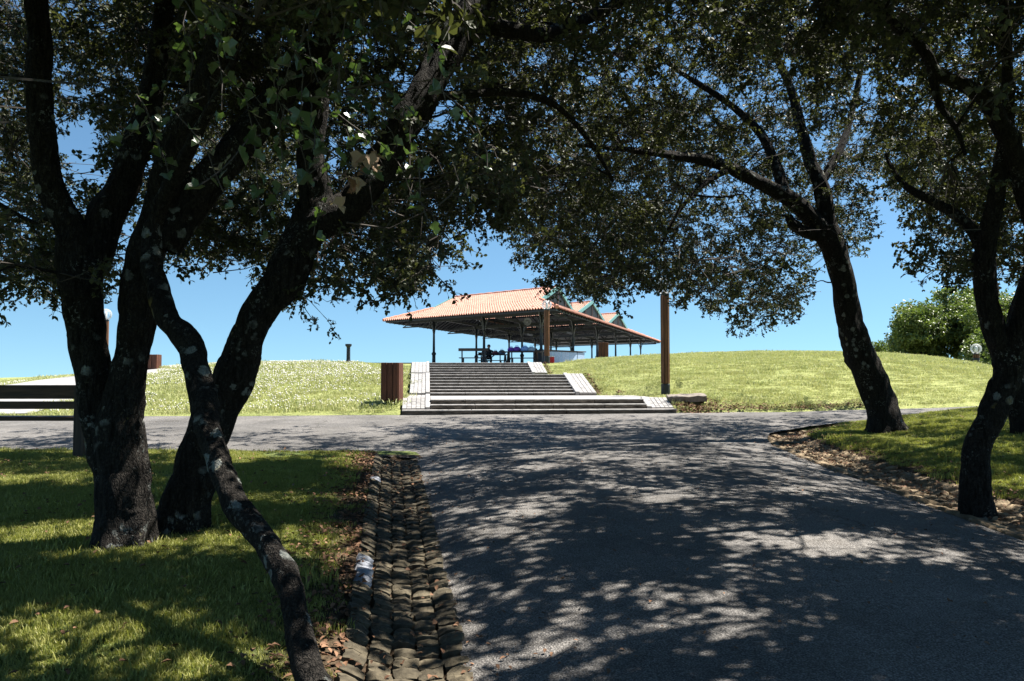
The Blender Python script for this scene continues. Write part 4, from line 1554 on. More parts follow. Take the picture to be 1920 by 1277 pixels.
def oak(name, label, limbs, crown, n_clump, n_spray, seed, crown_sigma=0.42, spray_scale=(0.8, 1.3), flare=True, group='oaks beside the road', extra=None):
    """limbs: lists of (px, py, distance, width in px); crown: dict(poly, D range, z range)."""
    r = np.random.default_rng(seed)
    b0 = limbs[0][0]
    base = at(b0[0], b0[1], b0[2])
    base.z = gz(base.x, base.y)
    t = thing(name, base, label, 'tree', group=group)
    skel, srad = [], []
    for li, limb in enumerate(limbs):
        pts = [at(p[0], p[1], p[2]) for p in limb]
        rad = [p[3] / 2 / FPX * p[2] for p in limb]
        if li == 0 and flare:
            pts[0].z = gz(pts[0].x, pts[0].y) - 0.05
            pts = [pts[0] - Vector((0, 0, 0.25))] + pts
            rad = [rad[0] * 1.06, rad[0]] + rad
            rad = rad[:1] + rad[2:]
        near = limb[0][2] < 9
        cp, cr = catmull(pts, rad, (14 if near else 7) if rad[0] > 0.05 else 5)
        jit = np.array([[float(vnoise(i * 0.16, seed + li * 7 + a, 1.0, a)) for a in range(3)] for i in range(len(cp))])
        cp = [p + j * rr_ * 0.1 for p, j, rr_ in zip(cp, jit, cr)]
        n = (44 if near else 24) if rad[0] > 0.1 else (22 if rad[0] > 0.05 else 10)
        bv, bf = bark_tube([np.array(p) - np.array(base) for p in cp], cr, n, seed + li * 3, 0.75 if (li == 0 and flare) else 0.0)
        nm = 'trunk' if li == 0 else 'limb'
        link(bpy.data.objects.new(nm, mesh_data(nm, bv, bf, M['bark_pale'] if 'slender' in label else M['bark'], True)), t)
        k0 = 2 if li else int(len(cp) * 0.7)
        skel += cp[k0::2]
        srad += cr[k0::2]
    skel, srad = np.array(skel), np.array(srad)
    # crown: clumps of sprays inside the crown's volume
    poly, (d0, d1), (z0, z1), = crown['poly'], crown['d'], crown['z']
    keep = []
    lo = np.array(crown['lo'])
    hi = np.array(crown['hi'])
    while sum(map(len, keep)) < n_clump:
        p = r.uniform((lo[0], d0, z0), (hi[0], d1, z1), (n_clump * 4, 3))
        px, py = project(p)
        ok = inside(poly, px, py)
        cen = np.array(crown.get('cen', ((lo[0] + hi[0]) / 2, (d0 + d1) / 2)))
        q = ((p[:, 0] - cen[0]) / (0.5 * (hi[0] - lo[0]))) ** 2 + ((p[:, 1] - cen[1]) / (0.5 * (d1 - d0))) ** 2
        ok &= p[:, 2] < z1 - (z1 - z0) * 0.5 * np.clip(q, 0, 1) ** 1.5 + 0.2
        keep.append(p[ok])
        if len(keep) > 60:
            break
    clumps = np.concatenate(keep)[:n_clump]
    if 'over' in crown:  # extra clumps overhead, added to shade road and lawn and block skylight
        x0_, x1_, y0_, y1_, zz0, zz1, nc, ns = crown['over']
        clumps = np.concatenate([clumps, r.uniform((x0_, y0_, zz0), (x1_, y1_, zz1), (nc, 3))])
        n_spray += ns
    per = r.multinomial(n_spray, np.full(len(clumps), 1 / len(clumps)))
    ci = np.repeat(np.arange(len(clumps)), per)
    pts = clumps[ci] + r.normal(0, 1, (len(ci), 3)) * np.array([1, 1, 0.62]) * crown_sigma * r.uniform(0.5, 1.2, (len(ci), 1))
    if extra is not None:
        ex = np.concatenate([np.array([at(r.uniform(a, b), r.uniform(c, d), r.uniform(e, f)) for _ in range(n)]) for (a, b, c, d, e, f, n) in extra])
        pts = np.concatenate([pts, ex])
        ci = np.concatenate([ci, np.array([int(np.argmin(((clumps - q) ** 2).sum(1))) for q in ex])])
    px, py = project(pts)
    bad = np.zeros(len(pts), bool)
    reach = 0.2 * FPX / np.maximum(pts[:, 1], 1)
    for g in GAPS:
        for ox, oy in ((0, 0), (0, 1.0), (0.7, 0.4), (-0.7, 0.4)):
            bad |= inside(g, px + ox * reach, py + oy * reach)
    bad |= (~inside(poly, px, py)) & (r.random(len(pts)) < 0.75) & (py > 100)
    # the boughs stay bare on the side of the road
    for i0 in range(0, len(pts), 2000):
        sl = slice(i0, i0 + 2000)
        dd = np.hypot(px[sl, None] - LIMB_PX[None, :, 0], py[sl, None] - LIMB_PX[None, :, 1])
        clear = LIMB_PX[None, :, 3] + np.where(pts[sl, 1:2] < 9, 430.0, 290.0) / np.maximum(pts[sl, 1:2], 1)
        hit = ((dd < clear) & (pts[sl, 1:2] < LIMB_PX[None, :, 2] + 0.12)).any(1)
        bad[sl] |= hit & (r.random(hit.shape) < 0.97)
    # gaps cut through the leaves along the sun's rays to shape the dapples
    sx = pts[:, 0] - (pts[:, 2]) * SUN_DIR.x / SUN_DIR.z
    sy = pts[:, 1] - (pts[:, 2]) * SUN_DIR.y / SUN_DIR.z
    lawn = (sx < gut_left(sy) - 0.1) & (sy < 12.4)
    gap = np.full(len(pts), -9.0)
    for ox, oy in ((0, 0), (1, 0), (-1, 0), (0, 1), (0, -1)):
        ga = vnoise(sx + 0.22 * ox, sy + 0.22 * oy, 1.0, 31) + 0.5 * vnoise(sx + 0.22 * ox, sy + 0.22 * oy, 0.5, 32)
        gb = vnoise(sx + 0.13 * ox, sy + 0.13 * oy, 0.8, 129) + 0.7 * vnoise(sx + 0.13 * ox, sy + 0.13 * oy, 0.33, 130)
        gap = np.maximum(gap, np.where(lawn, ga, gb))
    thr = np.where(lawn, 0.26, 0.41)
    bad |= (gap > thr) & ((py < -90) | (pts[:, 2] > 2.8)) & (r.random(len(pts)) < np.where(py < -90, 1.0, np.where(lawn, 0.94, 0.8)))
    pts, ci = pts[~bad], ci[~bad]
    # branches to the clumps, twigs to the sprays
    br_, tw_ = MB(), MB()
    nodes = [None] * len(clumps)
    order = np.argsort([np.min(((skel - c) ** 2).sum(1)) for c in clumps])
    net, netr = skel.copy(), srad.copy()
    for i in order:
        c = clumps[i]
        if not (ci == i).any():
            continue
        cpx, cpy = project(c)
        if any(inside(g, np.array([cpx]), np.array([cpy]))[0] for g in GAPS):
            c = pts[ci == i].mean(0)
        dd = ((net - c) ** 2).sum(1)
        dd = dd + np.clip(net[:, 2] - c[2] - 0.1, 0, 9) * 0.8
        j = int(np.argmin(dd))
        a = net[j]
        ln = math.sqrt(((a - c) ** 2).sum())
        rad0 = min(netr[j] * 0.7, 0.010 + 0.011 * ln)
        mid1 = a * 0.62 + c * 0.38 + r.normal(0, 0.09, 3) * ln + np.array([0, 0, 0.10 * ln])
        mid2 = a * 0.28 + c * 0.72 + r.normal(0, 0.07, 3) * ln + np.array([0, 0, 0.06 * ln])
        cp, cr = catmull([a, mid1, mid2, c], [rad0, rad0 * 0.8, rad0 * 0.6, rad0 * 0.4], 3)
        br_.tube([Vector(p) - base for p in cp], cr, 6, cap=False)
        net = np.concatenate([net, np.array(cp[2:])])
        netr = np.concatenate([netr, np.array(cr[2:])])
        nodes[i] = np.array(cp[4:])
    hid = project(pts)[1] < -160
    for k in range(len(pts)):
        nd = nodes[ci[k]]
        if nd is None or hid[k] and k % 3:
            continue
        a = nd[int(np.argmin(((nd - pts[k]) ** 2).sum(1)))]
        m_ = (a + pts[k]) / 2 + r.normal(0, 0.04, 3)
        tw_.tube([Vector(a) - base, Vector(m_) - base, Vector(pts[k]) - base], [0.007, 0.005, 0.003], 3, cap=False)
    o = br_.build('branches', M['bark'], t, True)
    o['kind'] = 'stuff'
    o = tw_.build('twigs', M['twig'], t)
    o['kind'] = 'stuff'
    n = len(pts)
    out = pts - clumps[ci]
    yaw = np.arctan2(out[:, 1], out[:, 0]) + r.normal(0, 0.9, n)
    rot = np.stack([r.uniform(-0.9, 0.9, n), r.normal(0.25, 0.45, n), yaw], 1)
    sc = r.uniform(*spray_scale, n)[:, None] * np.ones((1, 3))
    sc[project(pts)[1] < -140] *= 1.85      # out-of-view sprays enlarged to deepen the shade below
    scatter('crown', pts, rot, sc, len(oak_sprays), NG_OAK, t, base)
    return t, pts


OAKS = []


def plan(*a, **k):
    OAKS.append((a, k))


# twin-trunked oak on the near lawn
plan('oak_tree', 'twin-trunked oak with pale lichen on the near lawn by the bench', [
    [(236, 1030, 6.45, 92), (234, 960, 6.45, 94), (230, 880, 6.45, 92), (228, 800, 6.45, 82), (238, 720, 6.45, 66), (249, 650, 6.45, 62), (258, 590, 6.45, 62), (268, 520, 6.45, 66), (283, 450, 6.4, 68), (300, 405, 6.4, 66)],
    [(208, 940, 6.5, 50), (198, 850, 6.5, 62), (184, 770, 6.5, 64), (172, 700, 6.5, 60), (163, 630, 6.5, 62), (156, 560, 6.5, 70), (154, 505, 6.5, 76), (152, 468, 6.5, 74)],
    [(148, 490, 6.5, 72), (136, 440, 6.45, 58), (110, 385, 6.4, 50), (90, 330, 6.35, 48), (78, 250, 6.3, 46), (74, 150, 6.25, 44), (70, 20, 6.2, 40), (40, -150, 6.0, 32), (-60, -330, 5.8, 20)],
    [(165, 500, 6.5, 68), (192, 440, 6.55, 58), (222, 370, 6.6, 56), (248, 300, 6.65, 52), (272, 230, 6.7, 46), (290, 140, 6.8, 40), (310, 20, 6.9, 34), (350, -140, 7.0, 22)],
    [(285, 450, 6.4, 60), (300, 400, 6.4, 62), (318, 320, 6.3, 62), (355, 220, 6.2, 56), (405, 120, 6.1, 50), (450, -20, 5.9, 42), (480, -200, 5.6, 26)],
    [(310, 470, 6.4, 50), (345, 405, 6.45, 62), (395, 335, 6.5, 64), (455, 260, 6.6, 60), (525, 180, 6.7, 52), (605, 85, 6.8, 42), (690, -40, 7.0, 30), (760, -180, 7.2, 18)],
], dict(poly=[(-1500, -1500), (650, -1500), (640, 0), (570, 200), (550, 330), (530, 500), (480, 535), (425, 525), (345, 490), (300, 470), (230, 540), (205, 560), (110, 582), (40, 560), (0, 545), (-300, 560), (-1500, 500)], d=(3.6, 13.0), z=(2.0, 7.2), lo=(-9.5,), hi=(0.2,), cen=(-4.4, 8.0), over=(-10.5, -0.5, 11.5, 17.3, 4.0, 6.8, 100, 1900)), 230, 7600, 11, 0.42, (0.65, 1.08), extra=[(-80, 570, -90, 235, 8.5, 13.0, 1500)])

# leaning oak
plan('oak_tree', 'thick oak leaning towards the road, bent like an elbow', [
    [(335, 1012, 6.95, 88), (352, 930, 6.98, 82), (380, 840, 7.0, 76), (416, 755, 7.05, 76), (448, 690, 7.1, 72), (462, 640, 7.1, 60), (484, 590, 7.1, 62), (526, 530, 7.15, 72), (560, 462, 7.2, 74), (590, 405, 7.2, 70)],
    [(588, 420, 7.2, 60), (586, 350, 7.2, 56), (580, 290, 7.15, 50), (590, 225, 7.1, 44), (602, 130, 7.0, 38), (630, 0, 6.8, 28), (650, -160, 6.6, 16)],
    [(590, 420, 7.2, 66), (640, 395, 7.25, 62), (700, 332, 7.3, 58), (758, 235, 7.4, 62), (798, 172, 7.5, 62), (828, 112, 7.6, 58), (868, 44, 7.7, 58), (930, -40, 7.9, 48), (1000, -150, 8.1, 34), (1090, -260, 8.3, 20)],
    [(850, 72, 7.65, 30), (900, 48, 7.8, 30), (960, 56, 8.0, 30), (1020, 64, 8.3, 27), (1080, 45, 8.6, 23), (1150, 12, 9.0, 18), (1250, -35, 9.4, 12)],
    [(796, 178, 7.5, 20), (860, 178, 7.7, 16), (950, 172, 8.0, 15), (1040, 196, 8.3, 12), (1105, 265, 8.6, 9), (1150, 340, 8.8, 6)],
], dict(poly=[(560, -1500), (1500, -1500), (1330, -200), (1230, 100), (1150, 280), (1010, 430), (935, 400), (870, 430), (850, 470), (830, 505), (760, 535), (710, 545), (650, 520), (600, 565), (552, 600), (545, 480), (560, 300), (550, 100)], d=(4.2, 12.5), z=(2.2, 7.8), lo=(-3.0,), hi=(4.6,), cen=(0.6, 8.4), over=(-4.0, 6.5, -7.0, 12.5, 4.8, 7.4, 240, 5200)), 180, 5200, 12, 0.42, (0.7, 1.1),
    extra=[(545, 610, 480, 600, 7.0, 7.6, 24), (650, 850, 400, 540, 7.2, 8.6, 110), (850, 960, 330, 430, 7.6, 9, 50)])

# slender leaning stem in front
plan('oak_tree', 'slender crooked oak stem with white lichen leaning across the thicker trunks', [
    [(594, 1300, 3.66, 54), (568, 1215, 3.84, 51), (550, 1140, 3.98, 46), (533, 1078, 4.12, 50), (494, 1014, 4.35, 43), (446, 950, 4.55, 46), (418, 885, 4.8, 40), (394, 812, 5.02, 42), (378, 742, 5.25, 47), (366, 690, 5.4, 44), (352, 640, 5.55, 46), (318, 602, 5.7, 41), (298, 548, 5.85, 39), (284, 478, 6.02, 36), (292, 410, 6.08, 31), (330, 330, 5.9, 26), (380, 230, 5.6, 19), (440, 110, 5.2, 12)],
], dict(poly=[(250, -500), (620, -500), (560, 250), (470, 330), (330, 340), (260, 250)], d=(4.0, 6.4), z=(3.0, 5.6), lo=(-2.9,), hi=(-0.9,)), 30, 420, 13, flare=False)

# oak across the road
plan('oak_tree', 'curved oak across the road with a forked spreading crown', [
    [(1660, 806, 15.3, 62), (1652, 765, 15.3, 54), (1632, 706, 15.3, 54), (1608, 650, 15.3, 52), (1592, 590, 15.3, 45), (1578, 520, 15.25, 42), (1564, 470, 15.2, 44), (1546, 430, 15.2, 46)],
    [(1555, 450, 15.2, 38), (1512, 400, 15.1, 33), (1470, 368, 14.9, 29), (1420, 340, 14.6, 25), (1370, 316, 14.2, 22), (1318, 300, 13.8, 19), (1250, 290, 13.3, 14), (1170, 280, 12.8, 10), (1080, 272, 12.3, 6)],
    [(1470, 368, 14.9, 22), (1452, 305, 15.1, 19), (1420, 244, 15.2, 15), (1360, 190, 15.2, 12), (1280, 138, 15.1, 9), (1190, 70, 15.0, 6)],
    [(1550, 440, 15.2, 34), (1548, 385, 15.2, 29), (1536, 340, 15.2, 26), (1516, 290, 15.3, 22), (1500, 230, 15.4, 19), (1482, 165, 15.4, 15), (1445, 80, 15.3, 12), (1420, -20, 15.2, 9)],
    [(1545, 446, 15.2, 24), (1512, 436, 15.0, 22), (1488, 422, 14.9, 18), (1478, 404, 14.85, 11)],
    [(1536, 345, 15.2, 18), (1575, 280, 15.5, 14), (1600, 200, 15.8, 11), (1620, 100, 16.0, 8)],
    [(1370, 316, 14.2, 13), (1320, 345, 13.6, 10), (1270, 400, 13.2, 7), (1240, 460, 13.0, 4)],
], dict(poly=[(860, -900), (1800, -900), (1700, 100), (1642, 330), (1630, 430), (1600, 470), (1548, 470), (1500, 560), (1470, 610), (1390, 625), (1330, 590), (1240, 545), (1150, 572), (1060, 555), (1000, 510), (962, 450), (930, 380), (900, 200)], d=(9.5, 19.5), z=(2.4, 8.8), lo=(-1.0,), hi=(10.5,), cen=(5.0, 14.8), over=(1.0, 10.0, 15.0, 20.6, 4.8, 7.5, 70, 1100)), 240, 4300, 14, 0.5, (0.7, 1.12),
    extra=[(1250, 1540, 380, 600, 12.5, 15.5, 70), (970, 1250, 330, 560, 11.5, 14.5, 230), (900, 1640, -60, 280, 11, 17, 900)])

# forked oak at the verge
plan('oak_tree', 'forked oak with swollen foot beside the flat stone gutter', [
    [(1830, 938, 8.35, 54), (1827, 880, 8.35, 47), (1836, 830, 8.35, 45), (1862, 770, 8.35, 44), (1884, 712, 8.35, 45), (1888, 680, 8.35, 49)],
    [(1890, 690, 8.35, 38), (1874, 645, 8.35, 40), (1856, 590, 8.35, 38), (1846, 520, 8.35, 37), (1850, 460, 8.3, 35), (1862, 395, 8.2, 31), (1880, 300, 8.0, 26), (1890, 180, 7.8, 21), (1880, 0, 7.5, 14)],
    [(1890, 690, 8.35, 40), (1908, 640, 8.3, 42), (1932, 560, 8.2, 42), (1944, 460, 8.1, 40), (1928, 370, 8.0, 37), (1905, 295, 7.9, 35), (1880, 240, 7.8, 33), (1850, 188, 7.75, 30), (1800, 156, 7.7, 26), (1756, 138, 7.65, 23), (1730, 92, 7.6, 19), (1665, 35, 7.6, 15), (1590, -30, 7.6, 10), (1480, -120, 7.6, 7)],
    [(1846, 468, 8.3, 20), (1820, 430, 8.4, 19), (1788, 400, 8.5, 17), (1740, 372, 8.7, 15), (1700, 350, 8.9, 12), (1678, 325, 9.0, 8), (1660, 290, 9.1, 5)],
    [(1748, 140, 7.65, 15), (1762, 195, 7.6, 13), (1792, 240, 7.5, 10), (1810, 290, 7.4, 6)],
    [(1945, 470, 8.1, 26), (2010, 380, 8.0, 22), (2080, 250, 7.8, 17), (2150, 80, 7.6, 12)],
], dict(poly=[(1560, -1500), (3300, -1500), (3300, 560), (2300, 600), (1940, 560), (1840, 545), (1740, 530), (1710, 490), (1720, 440), (1680, 390), (1658, 310), (1640, 200), (1600, 50)], d=(4.6, 12.4), z=(2.3, 7.6), lo=(2.6,), hi=(10.6,), cen=(6.2, 8.4), over=(3.0, 11.0, -5.0, 11, 4.6, 7.2, 150, 3400)), 190, 4000, 15, 0.42, (0.7, 1.1),
    extra=[(1855, 1960, 500, 680, 8.1, 8.7, 60), (1720, 1850, 400, 530, 8.2, 9.4, 50)])
plan('oak_tree', 'dark oak trunk behind the forked oak at the picture edge', [
    [(1928, 812, 13.5, 52), (1910, 755, 13.5, 46), (1897, 700, 13.5, 42), (1905, 620, 13.5, 38), (1940, 500, 13.5, 34), (1960, 380, 13.4, 28), (1950, 250, 13.2, 20), (1930, 100, 13, 12)],
], dict(poly=[(1660, -400), (2700, -400), (2700, 560), (1900, 600), (1860, 520), (1720, 420), (1660, 280)], d=(11.0, 16.5), z=(2.6, 8.2), lo=(6.0,), hi=(13.5,), cen=(9.6, 13.6), over=(8.0, 16.0, 9.0, 24.0, 4.8, 7.6, 110, 2500)), 90, 1300, 16, 0.5, (0.95, 1.4))

LIMB_PX = []
for a_, k_ in OAKS:
    for limb in a_[2]:
        cp, cr = catmull([at(*p[:3]) for p in limb], [p[3] / 2 for p in limb], 8)
        lx, ly = project(np.array(cp))
        LIMB_PX += [(x_, y_, p_[1], w_) for x_, y_, p_, w_ in zip(lx, ly, cp, cr) if y_ > 120]
LIMB_PX = np.array(LIMB_PX)
for a_, k_ in OAKS:
    oak(*a_, **k_)

# ------------------------------------------------------------------ trees beyond the mound
def park_tree(px, py_top, d, width, label, seed, n=420):
    r = np.random.default_rng(seed)
    b = at(px, 700, d)
    b.z = gz(b.x, b.y)
    top = at(px, py_top, d).z
    t = thing('park_tree', b, label, 'tree', group='trees beyond the mound')
    h = top - b.z
    mb = MB()
    mb.tube([Vector((0, 0, -0.3)), Vector((0.1, 0, h * 0.3)), Vector((-0.1, 0.1, h * 0.6)), Vector((0.1, 0, h * 0.85))], [0.3, 0.24, 0.16, 0.05], 9, wob=0.1)
    mb.build('trunk', M['bark'], t, True)
    lobes = []
    for k in range(16):
        a = r.uniform(0, 2 * math.pi)
        f = r.uniform(0.15, 1.0)
        zz = h * r.uniform(0.28, 0.86)
        rad = width * 0.5 * math.sqrt(max(0.1, 1 - ((zz / h - 0.45) / 0.58) ** 2)) * f
        lobes.append((rad * math.cos(a) * 0.85, rad * math.sin(a) * 0.85, zz, r.uniform(0.6, 1.1) * width * 0.16))
    lobes.append((0, 0, h * 0.88, width * 0.15))
    P, Rt, S = [], [], []
    for lx, ly, lz, lr in lobes:
        mb = MB()
        mb.tube([Vector((0, 0, h * 0.3)), Vector((lx * 0.5, ly * 0.5, lz * 0.75)), Vector((lx, ly, lz))], [0.1, 0.07, 0.03], 5, cap=False)
        mb.build('limb', M['bark'], t)
        k = max(12, int(n / len(lobes)))
        v = r.normal(0, 1, (k, 3))
        v /= np.linalg.norm(v, axis=1)[:, None]
        v *= lr * r.uniform(0.35, 1.05, (k, 1)) ** 0.6
        v[:, 2] *= 0.75
        P.append(v + np.array([lx, ly, lz]))
        Rt.append(np.stack([r.uniform(-0.6, 0.6, k), -np.arcsin(np.clip(v[:, 2] / (np.linalg.norm(v, axis=1) + 1e-6), -1, 1)) * 0.6, np.arctan2(v[:, 1], v[:, 0])], 1))
        S.append(r.uniform(0.7, 1.2, (k, 1)) * np.ones((1, 3)))
    scatter('crown', np.concatenate(P), np.concatenate(Rt), np.concatenate(S), len(far_sprays), NG_FAR, t)
    return t


park_tree(1722, 583, 52, 5.2, 'round bright green tree at the edge of the far mound', 31, 900)
park_tree(1795, 548, 54, 5.6, 'tallest bright green tree behind the far mound', 32, 1000)
park_tree(1852, 560, 50, 5.0, 'green tree behind the wooden lamp beyond the mound', 33, 800)
park_tree(1925, 560, 46, 6.0, 'green tree at the picture edge behind the forked oak', 34, 700)
park_tree(1664, 650, 58, 1.9, 'small round bush on the mound crest left of the far trees', 35, 220)
park_tree(1870, 640, 44, 3.4, 'low dark green tree behind the lamp beyond the mound', 36, 420)

# ------------------------------------------------------------------ ivy hanging in the near crown
iv_o = at(520, 180, 4.2)
ivy = thing('ivy_vine', iv_o, 'large-leaved ivy hanging in the crown of the leaning oak', 'ivy')
iv_me = []
for k in range(6):
    Vv, Ff = leaf_shape(0.085, 0.085, 0.25 + 0.12 * k, 'ivy')
    Vv = Vv + np.random.default_rng(k).normal(0, 0.0035, Vv.shape)
    me = mesh_data('ivy_leaf', Vv, Ff, M['ivy'], False)
    a = me.attributes.new('var', 'FLOAT', 'FACE')
    a.data.foreach_set('value', np.full(len(me.polygons), k / 5.0, np.float32))
    iv_me.append(me)
dl_me = []
for k in range(3):
    Vv, Ff = leaf_shape(0.09, 0.08, 0.6, 'ivy')
    Vv = Vv + np.random.default_rng(50 + k).normal(0, 0.008, Vv.shape)
    me = mesh_data('dead_leaf', Vv, Ff, M['dead_leaf'], False)
    a = me.attributes.new('var', 'FLOAT', 'FACE')
    a.data.foreach_set('value', np.full(len(me.polygons), (0.2, 0.6, 1.0)[k], np.float32))
    dl_me.append(me)
ri = random.Random(5)
count = 0
while count < 285:
    x0, y0 = ri.uniform(250, 830), ri.uniform(-60, 300)
    if not inside([(240, -60), (760, -60), (850, 200), (840, 400), (640, 420), (560, 300), (400, 240), (240, 200)], np.array([x0]), np.array([y0]))[0]:
        continue
    d = ri.uniform(3.6, 5.4)
    p = at(x0, y0, d) - iv_o
    vel = Vector((ri.uniform(-0.5, 0.7), ri.uniform(-0.4, 0.4), ri.uniform(-1, -0.1))).normalized()
    pts = [p]
    for k in range(6):
        pts.append(pts[-1] + vel * 0.085)
        vel = (vel + Vector((ri.uniform(-0.4, 0.4), ri.uniform(-0.4, 0.4), -0.15))).normalized()
    MB().tube(pts, 0.0035, 4, cap=False).build('stem', M['twig'], ivy)
    for k in range(1, 7):
        if count >= 285:
            break
        o = bpy.data.objects.new('leaf', ri.choice(iv_me))
        o.parent = ivy
        o.location = pts[k] + Vector((ri.uniform(-0.02, 0.02), ri.uniform(-0.02, 0.02), ri.uniform(-0.02, 0.02)))
        o.rotation_euler = (ri.uniform(-0.9, 0.9), ri.uniform(-0.2, 1.1), ri.uniform(0, 6.28))
        s = ri.uniform(0.5, 0.98)
        o.scale = (s, s, s)
        COL.objects.link(o)
        count += 1
for k in range(13):
    o = bpy.data.objects.new('leaf', ri.choice(dl_me))
    o.parent = ivy
    o['label'] = 'withered pale brown leaf'
    o.location = at(ri.uniform(640, 715), ri.uniform(290, 375), ri.uniform(4.3, 4.6)) - iv_o
    o.rotation_euler = (ri.uniform(-0.9, 0.9), ri.uniform(0.3, 1.4), ri.uniform(0, 6.28))
    COL.objects.link(o)

# ------------------------------------------------------------------ grass
def make_tuft(name, seed, n, rad, h, w, mat, lean=0.5):
    r = random.Random(seed)
    V, F, var = [], [], []
    for _ in range(n):
        a, d = r.uniform(0, 6.283), rad * math.sqrt(r.random())
        x, y = d * math.cos(a), d * math.sin(a)
        b = r.uniform(0, 6.283)
        hh_ = h * r.uniform(0.5, 1.2)
        lx, ly = math.cos(b) * hh_ * lean * r.uniform(0.2, 1.3), math.sin(b) * hh_ * lean * r.uniform(0.2, 1.3)
        c = r.uniform(0, 6.283)
        wx, wy = math.cos(c) * w / 2, math.sin(c) * w / 2
        i = len(V)
        V += [(x - wx, y - wy, -0.01), (x + wx, y + wy, -0.01), (x + lx * 0.4 + wx * 0.7, y + ly * 0.4 + wy * 0.7, hh_ * 0.6), (x + lx * 0.4 - wx * 0.7, y + ly * 0.4 - wy * 0.7, hh_ * 0.6), (x + lx, y + ly, hh_)]
        F += [(i, i + 1, i + 2, i + 3), (i + 3, i + 2, i + 4)]
        v = r.random()
        var += [v, v]
    me = mesh_data(name, V, F, mat)
    at_ = me.attributes.new('var', 'FLOAT', 'FACE')
    at_.data.foreach_set('value', np.array(var, np.float32))
    return bpy.data.objects.new(name, me)


NG_G = scatter_tree('lawn_tufts', [make_tuft('lawn_tuft', k, 70, 0.11, 0.03, 0.0055, M['grass'], 0.7) for k in range(5)])
NG_D = scatter_tree('slope_tufts', [make_tuft('slope_tuft', 30 + k, 60, 0.28, 0.06, 0.013, M['grass_dry'], 0.9) for k in range(5)])


def lay(name, x, y, ng, np_, lo, hi, label):
    z = ground_z(x, y)
    n = len(x)
    rot = np.stack([np.zeros(n), np.zeros(n), rng.uniform(0, 6.283, n)], 1)
    s = rng.uniform(lo, hi, n) * np.where(rng.random(n) < 0.05, 1.7, 1.0)
    sc = np.stack([s, s, s * rng.uniform(0.6, 1.2, n) * (1 + 0.45 * vnoise(x, y, 0.55, 15))], 1)
    o = scatter(name, np.stack([x, y, z], 1), rot, sc, np_, ng)
    tag(o, label, 'grass', kind='stuff')
    return o


# near lawn
n = 26000
x = rng.uniform(-9.5, 0.2, n)
y = 3.2 + (13.1 - 3.2) * rng.random(n) ** 1.15
gl = gut_left(y)
thin = 1 - np.clip((0.75 - (gl - x)) / 0.6, 0, 1) * 0.93
ok = (x < gl - 0.04) & (rng.random(n) < thin) & (y < near_edge_left(x) - 0.05) & (np.abs(x) < y * 0.70 + 0.6) & (vnoise(x, y, 0.7, 9) + 0.5 * vnoise(x, y, 0.25, 10) + rng.normal(0, 0.2, n) > -0.55)
lay('grass', x[ok], y[ok], NG_G, 5, 0.8, 1.25, 'short green lawn grass in dappled shade under the twin oak')
# lawn across the road
n = 22000
x = rng.uniform(5.0, 15.0, n)
y = rng.uniform(7.0, 22.5, n)
rg_ = road_right(y) + 0.85
ok = (x > rg_ + 0.05) & (y < near_edge_right(x) - 0.08) & (x < y * 0.70 + 0.6) & (rng.random(n) < sstep(-0.1, 0.7, x - rg_) * 0.93 + 0.07)
lay('grass', x[ok], y[ok], NG_G, 5, 0.9, 1.4, 'short green lawn grass around the trunks across the road')
# sunny slopes
n = 30000
x = rng.uniform(-22, 25, n)
y = rng.uniform(19, 40, n)
s_, q_ = stair_local(x, y)
wid_ = np.where(s_ < 4.3, 6.42, np.where(s_ < 14.0, 5.22, 5.12))
wl_ = np.where(s_ < 0.96, -0.72, -0.64)
out = (q_ < wl_ - 0.12) | (q_ > wid_ + 0.15) | (s_ < -0.1)
pth = np.zeros(n, bool)
lo_ = np.array([(ground_hit(*p)[:2]) for p in ((-500, 779), (60, 777), (180, 735), (275, 703), (335, 694))])
hi_ = np.array([(ground_hit(*p)[:2]) for p in ((300, 691), (180, 702), (70, 714), (-40, 730), (-250, 747), (-500, 760))])
pth = inside(np.concatenate([lo_, hi_]), x, y)
ok = (y > far_edge(x) + 0.25) & (np.abs(x) < y * 0.70 + 1) & out & ~pth & ~((s_ > 15.5) & (q_ > -9) & (q_ < 6.0))
xs_, ys_ = x[ok], y[ok]
lay('grass', xs_[xs_ < 0], ys_[xs_ < 0], NG_D, 5, 0.8, 1.3, 'sunlit grass with clover on the slope beside the litter bin')
lay('grass', xs_[xs_ >= 0], ys_[xs_ >= 0], NG_D, 5, 0.7, 1.1, 'dry yellow green grass on the rounded mound')
# clover heads
n = 11000
x = rng.uniform(-20, -2, n)
y = rng.uniform(20, 36, n)
s_, q_ = stair_local(x, y)
ok = (y > far_edge(x) + 0.5) & (q_ < -0.95) & (vnoise(x, y, 2.2, 12) + 0.5 * vnoise(x, y, 0.8, 13) > -0.25) & ~inside(np.concatenate([lo_, hi_]), x, y) & (np.abs(x) < y * 0.7)
x, y = x[ok], y[ok]
z = ground_z(x, y)
octv = np.array([(1, 0, 0), (-1, 0, 0), (0, 1, 0), (0, -1, 0), (0, 0, 1), (0, 0, -1)], float)
octf = np.array([(0, 2, 4), (2, 1, 4), (1, 3, 4), (3, 0, 4), (2, 0, 5), (1, 2, 5), (3, 1, 5), (0, 3, 5)])
rad = rng.uniform(0.014, 0.028, len(x))
V = octv[None] * rad[:, None, None] + np.stack([x, y, z + rng.uniform(0.05, 0.1, len(x))], 1)[:, None]
F = octf[None] + (np.arange(len(x)) * 6)[:, None, None]
co = link(bpy.data.objects.new('clover_flowers', mesh_data('clover_flowers', V.reshape(-1, 3), F.reshape(-1, 3), M['clover'])))
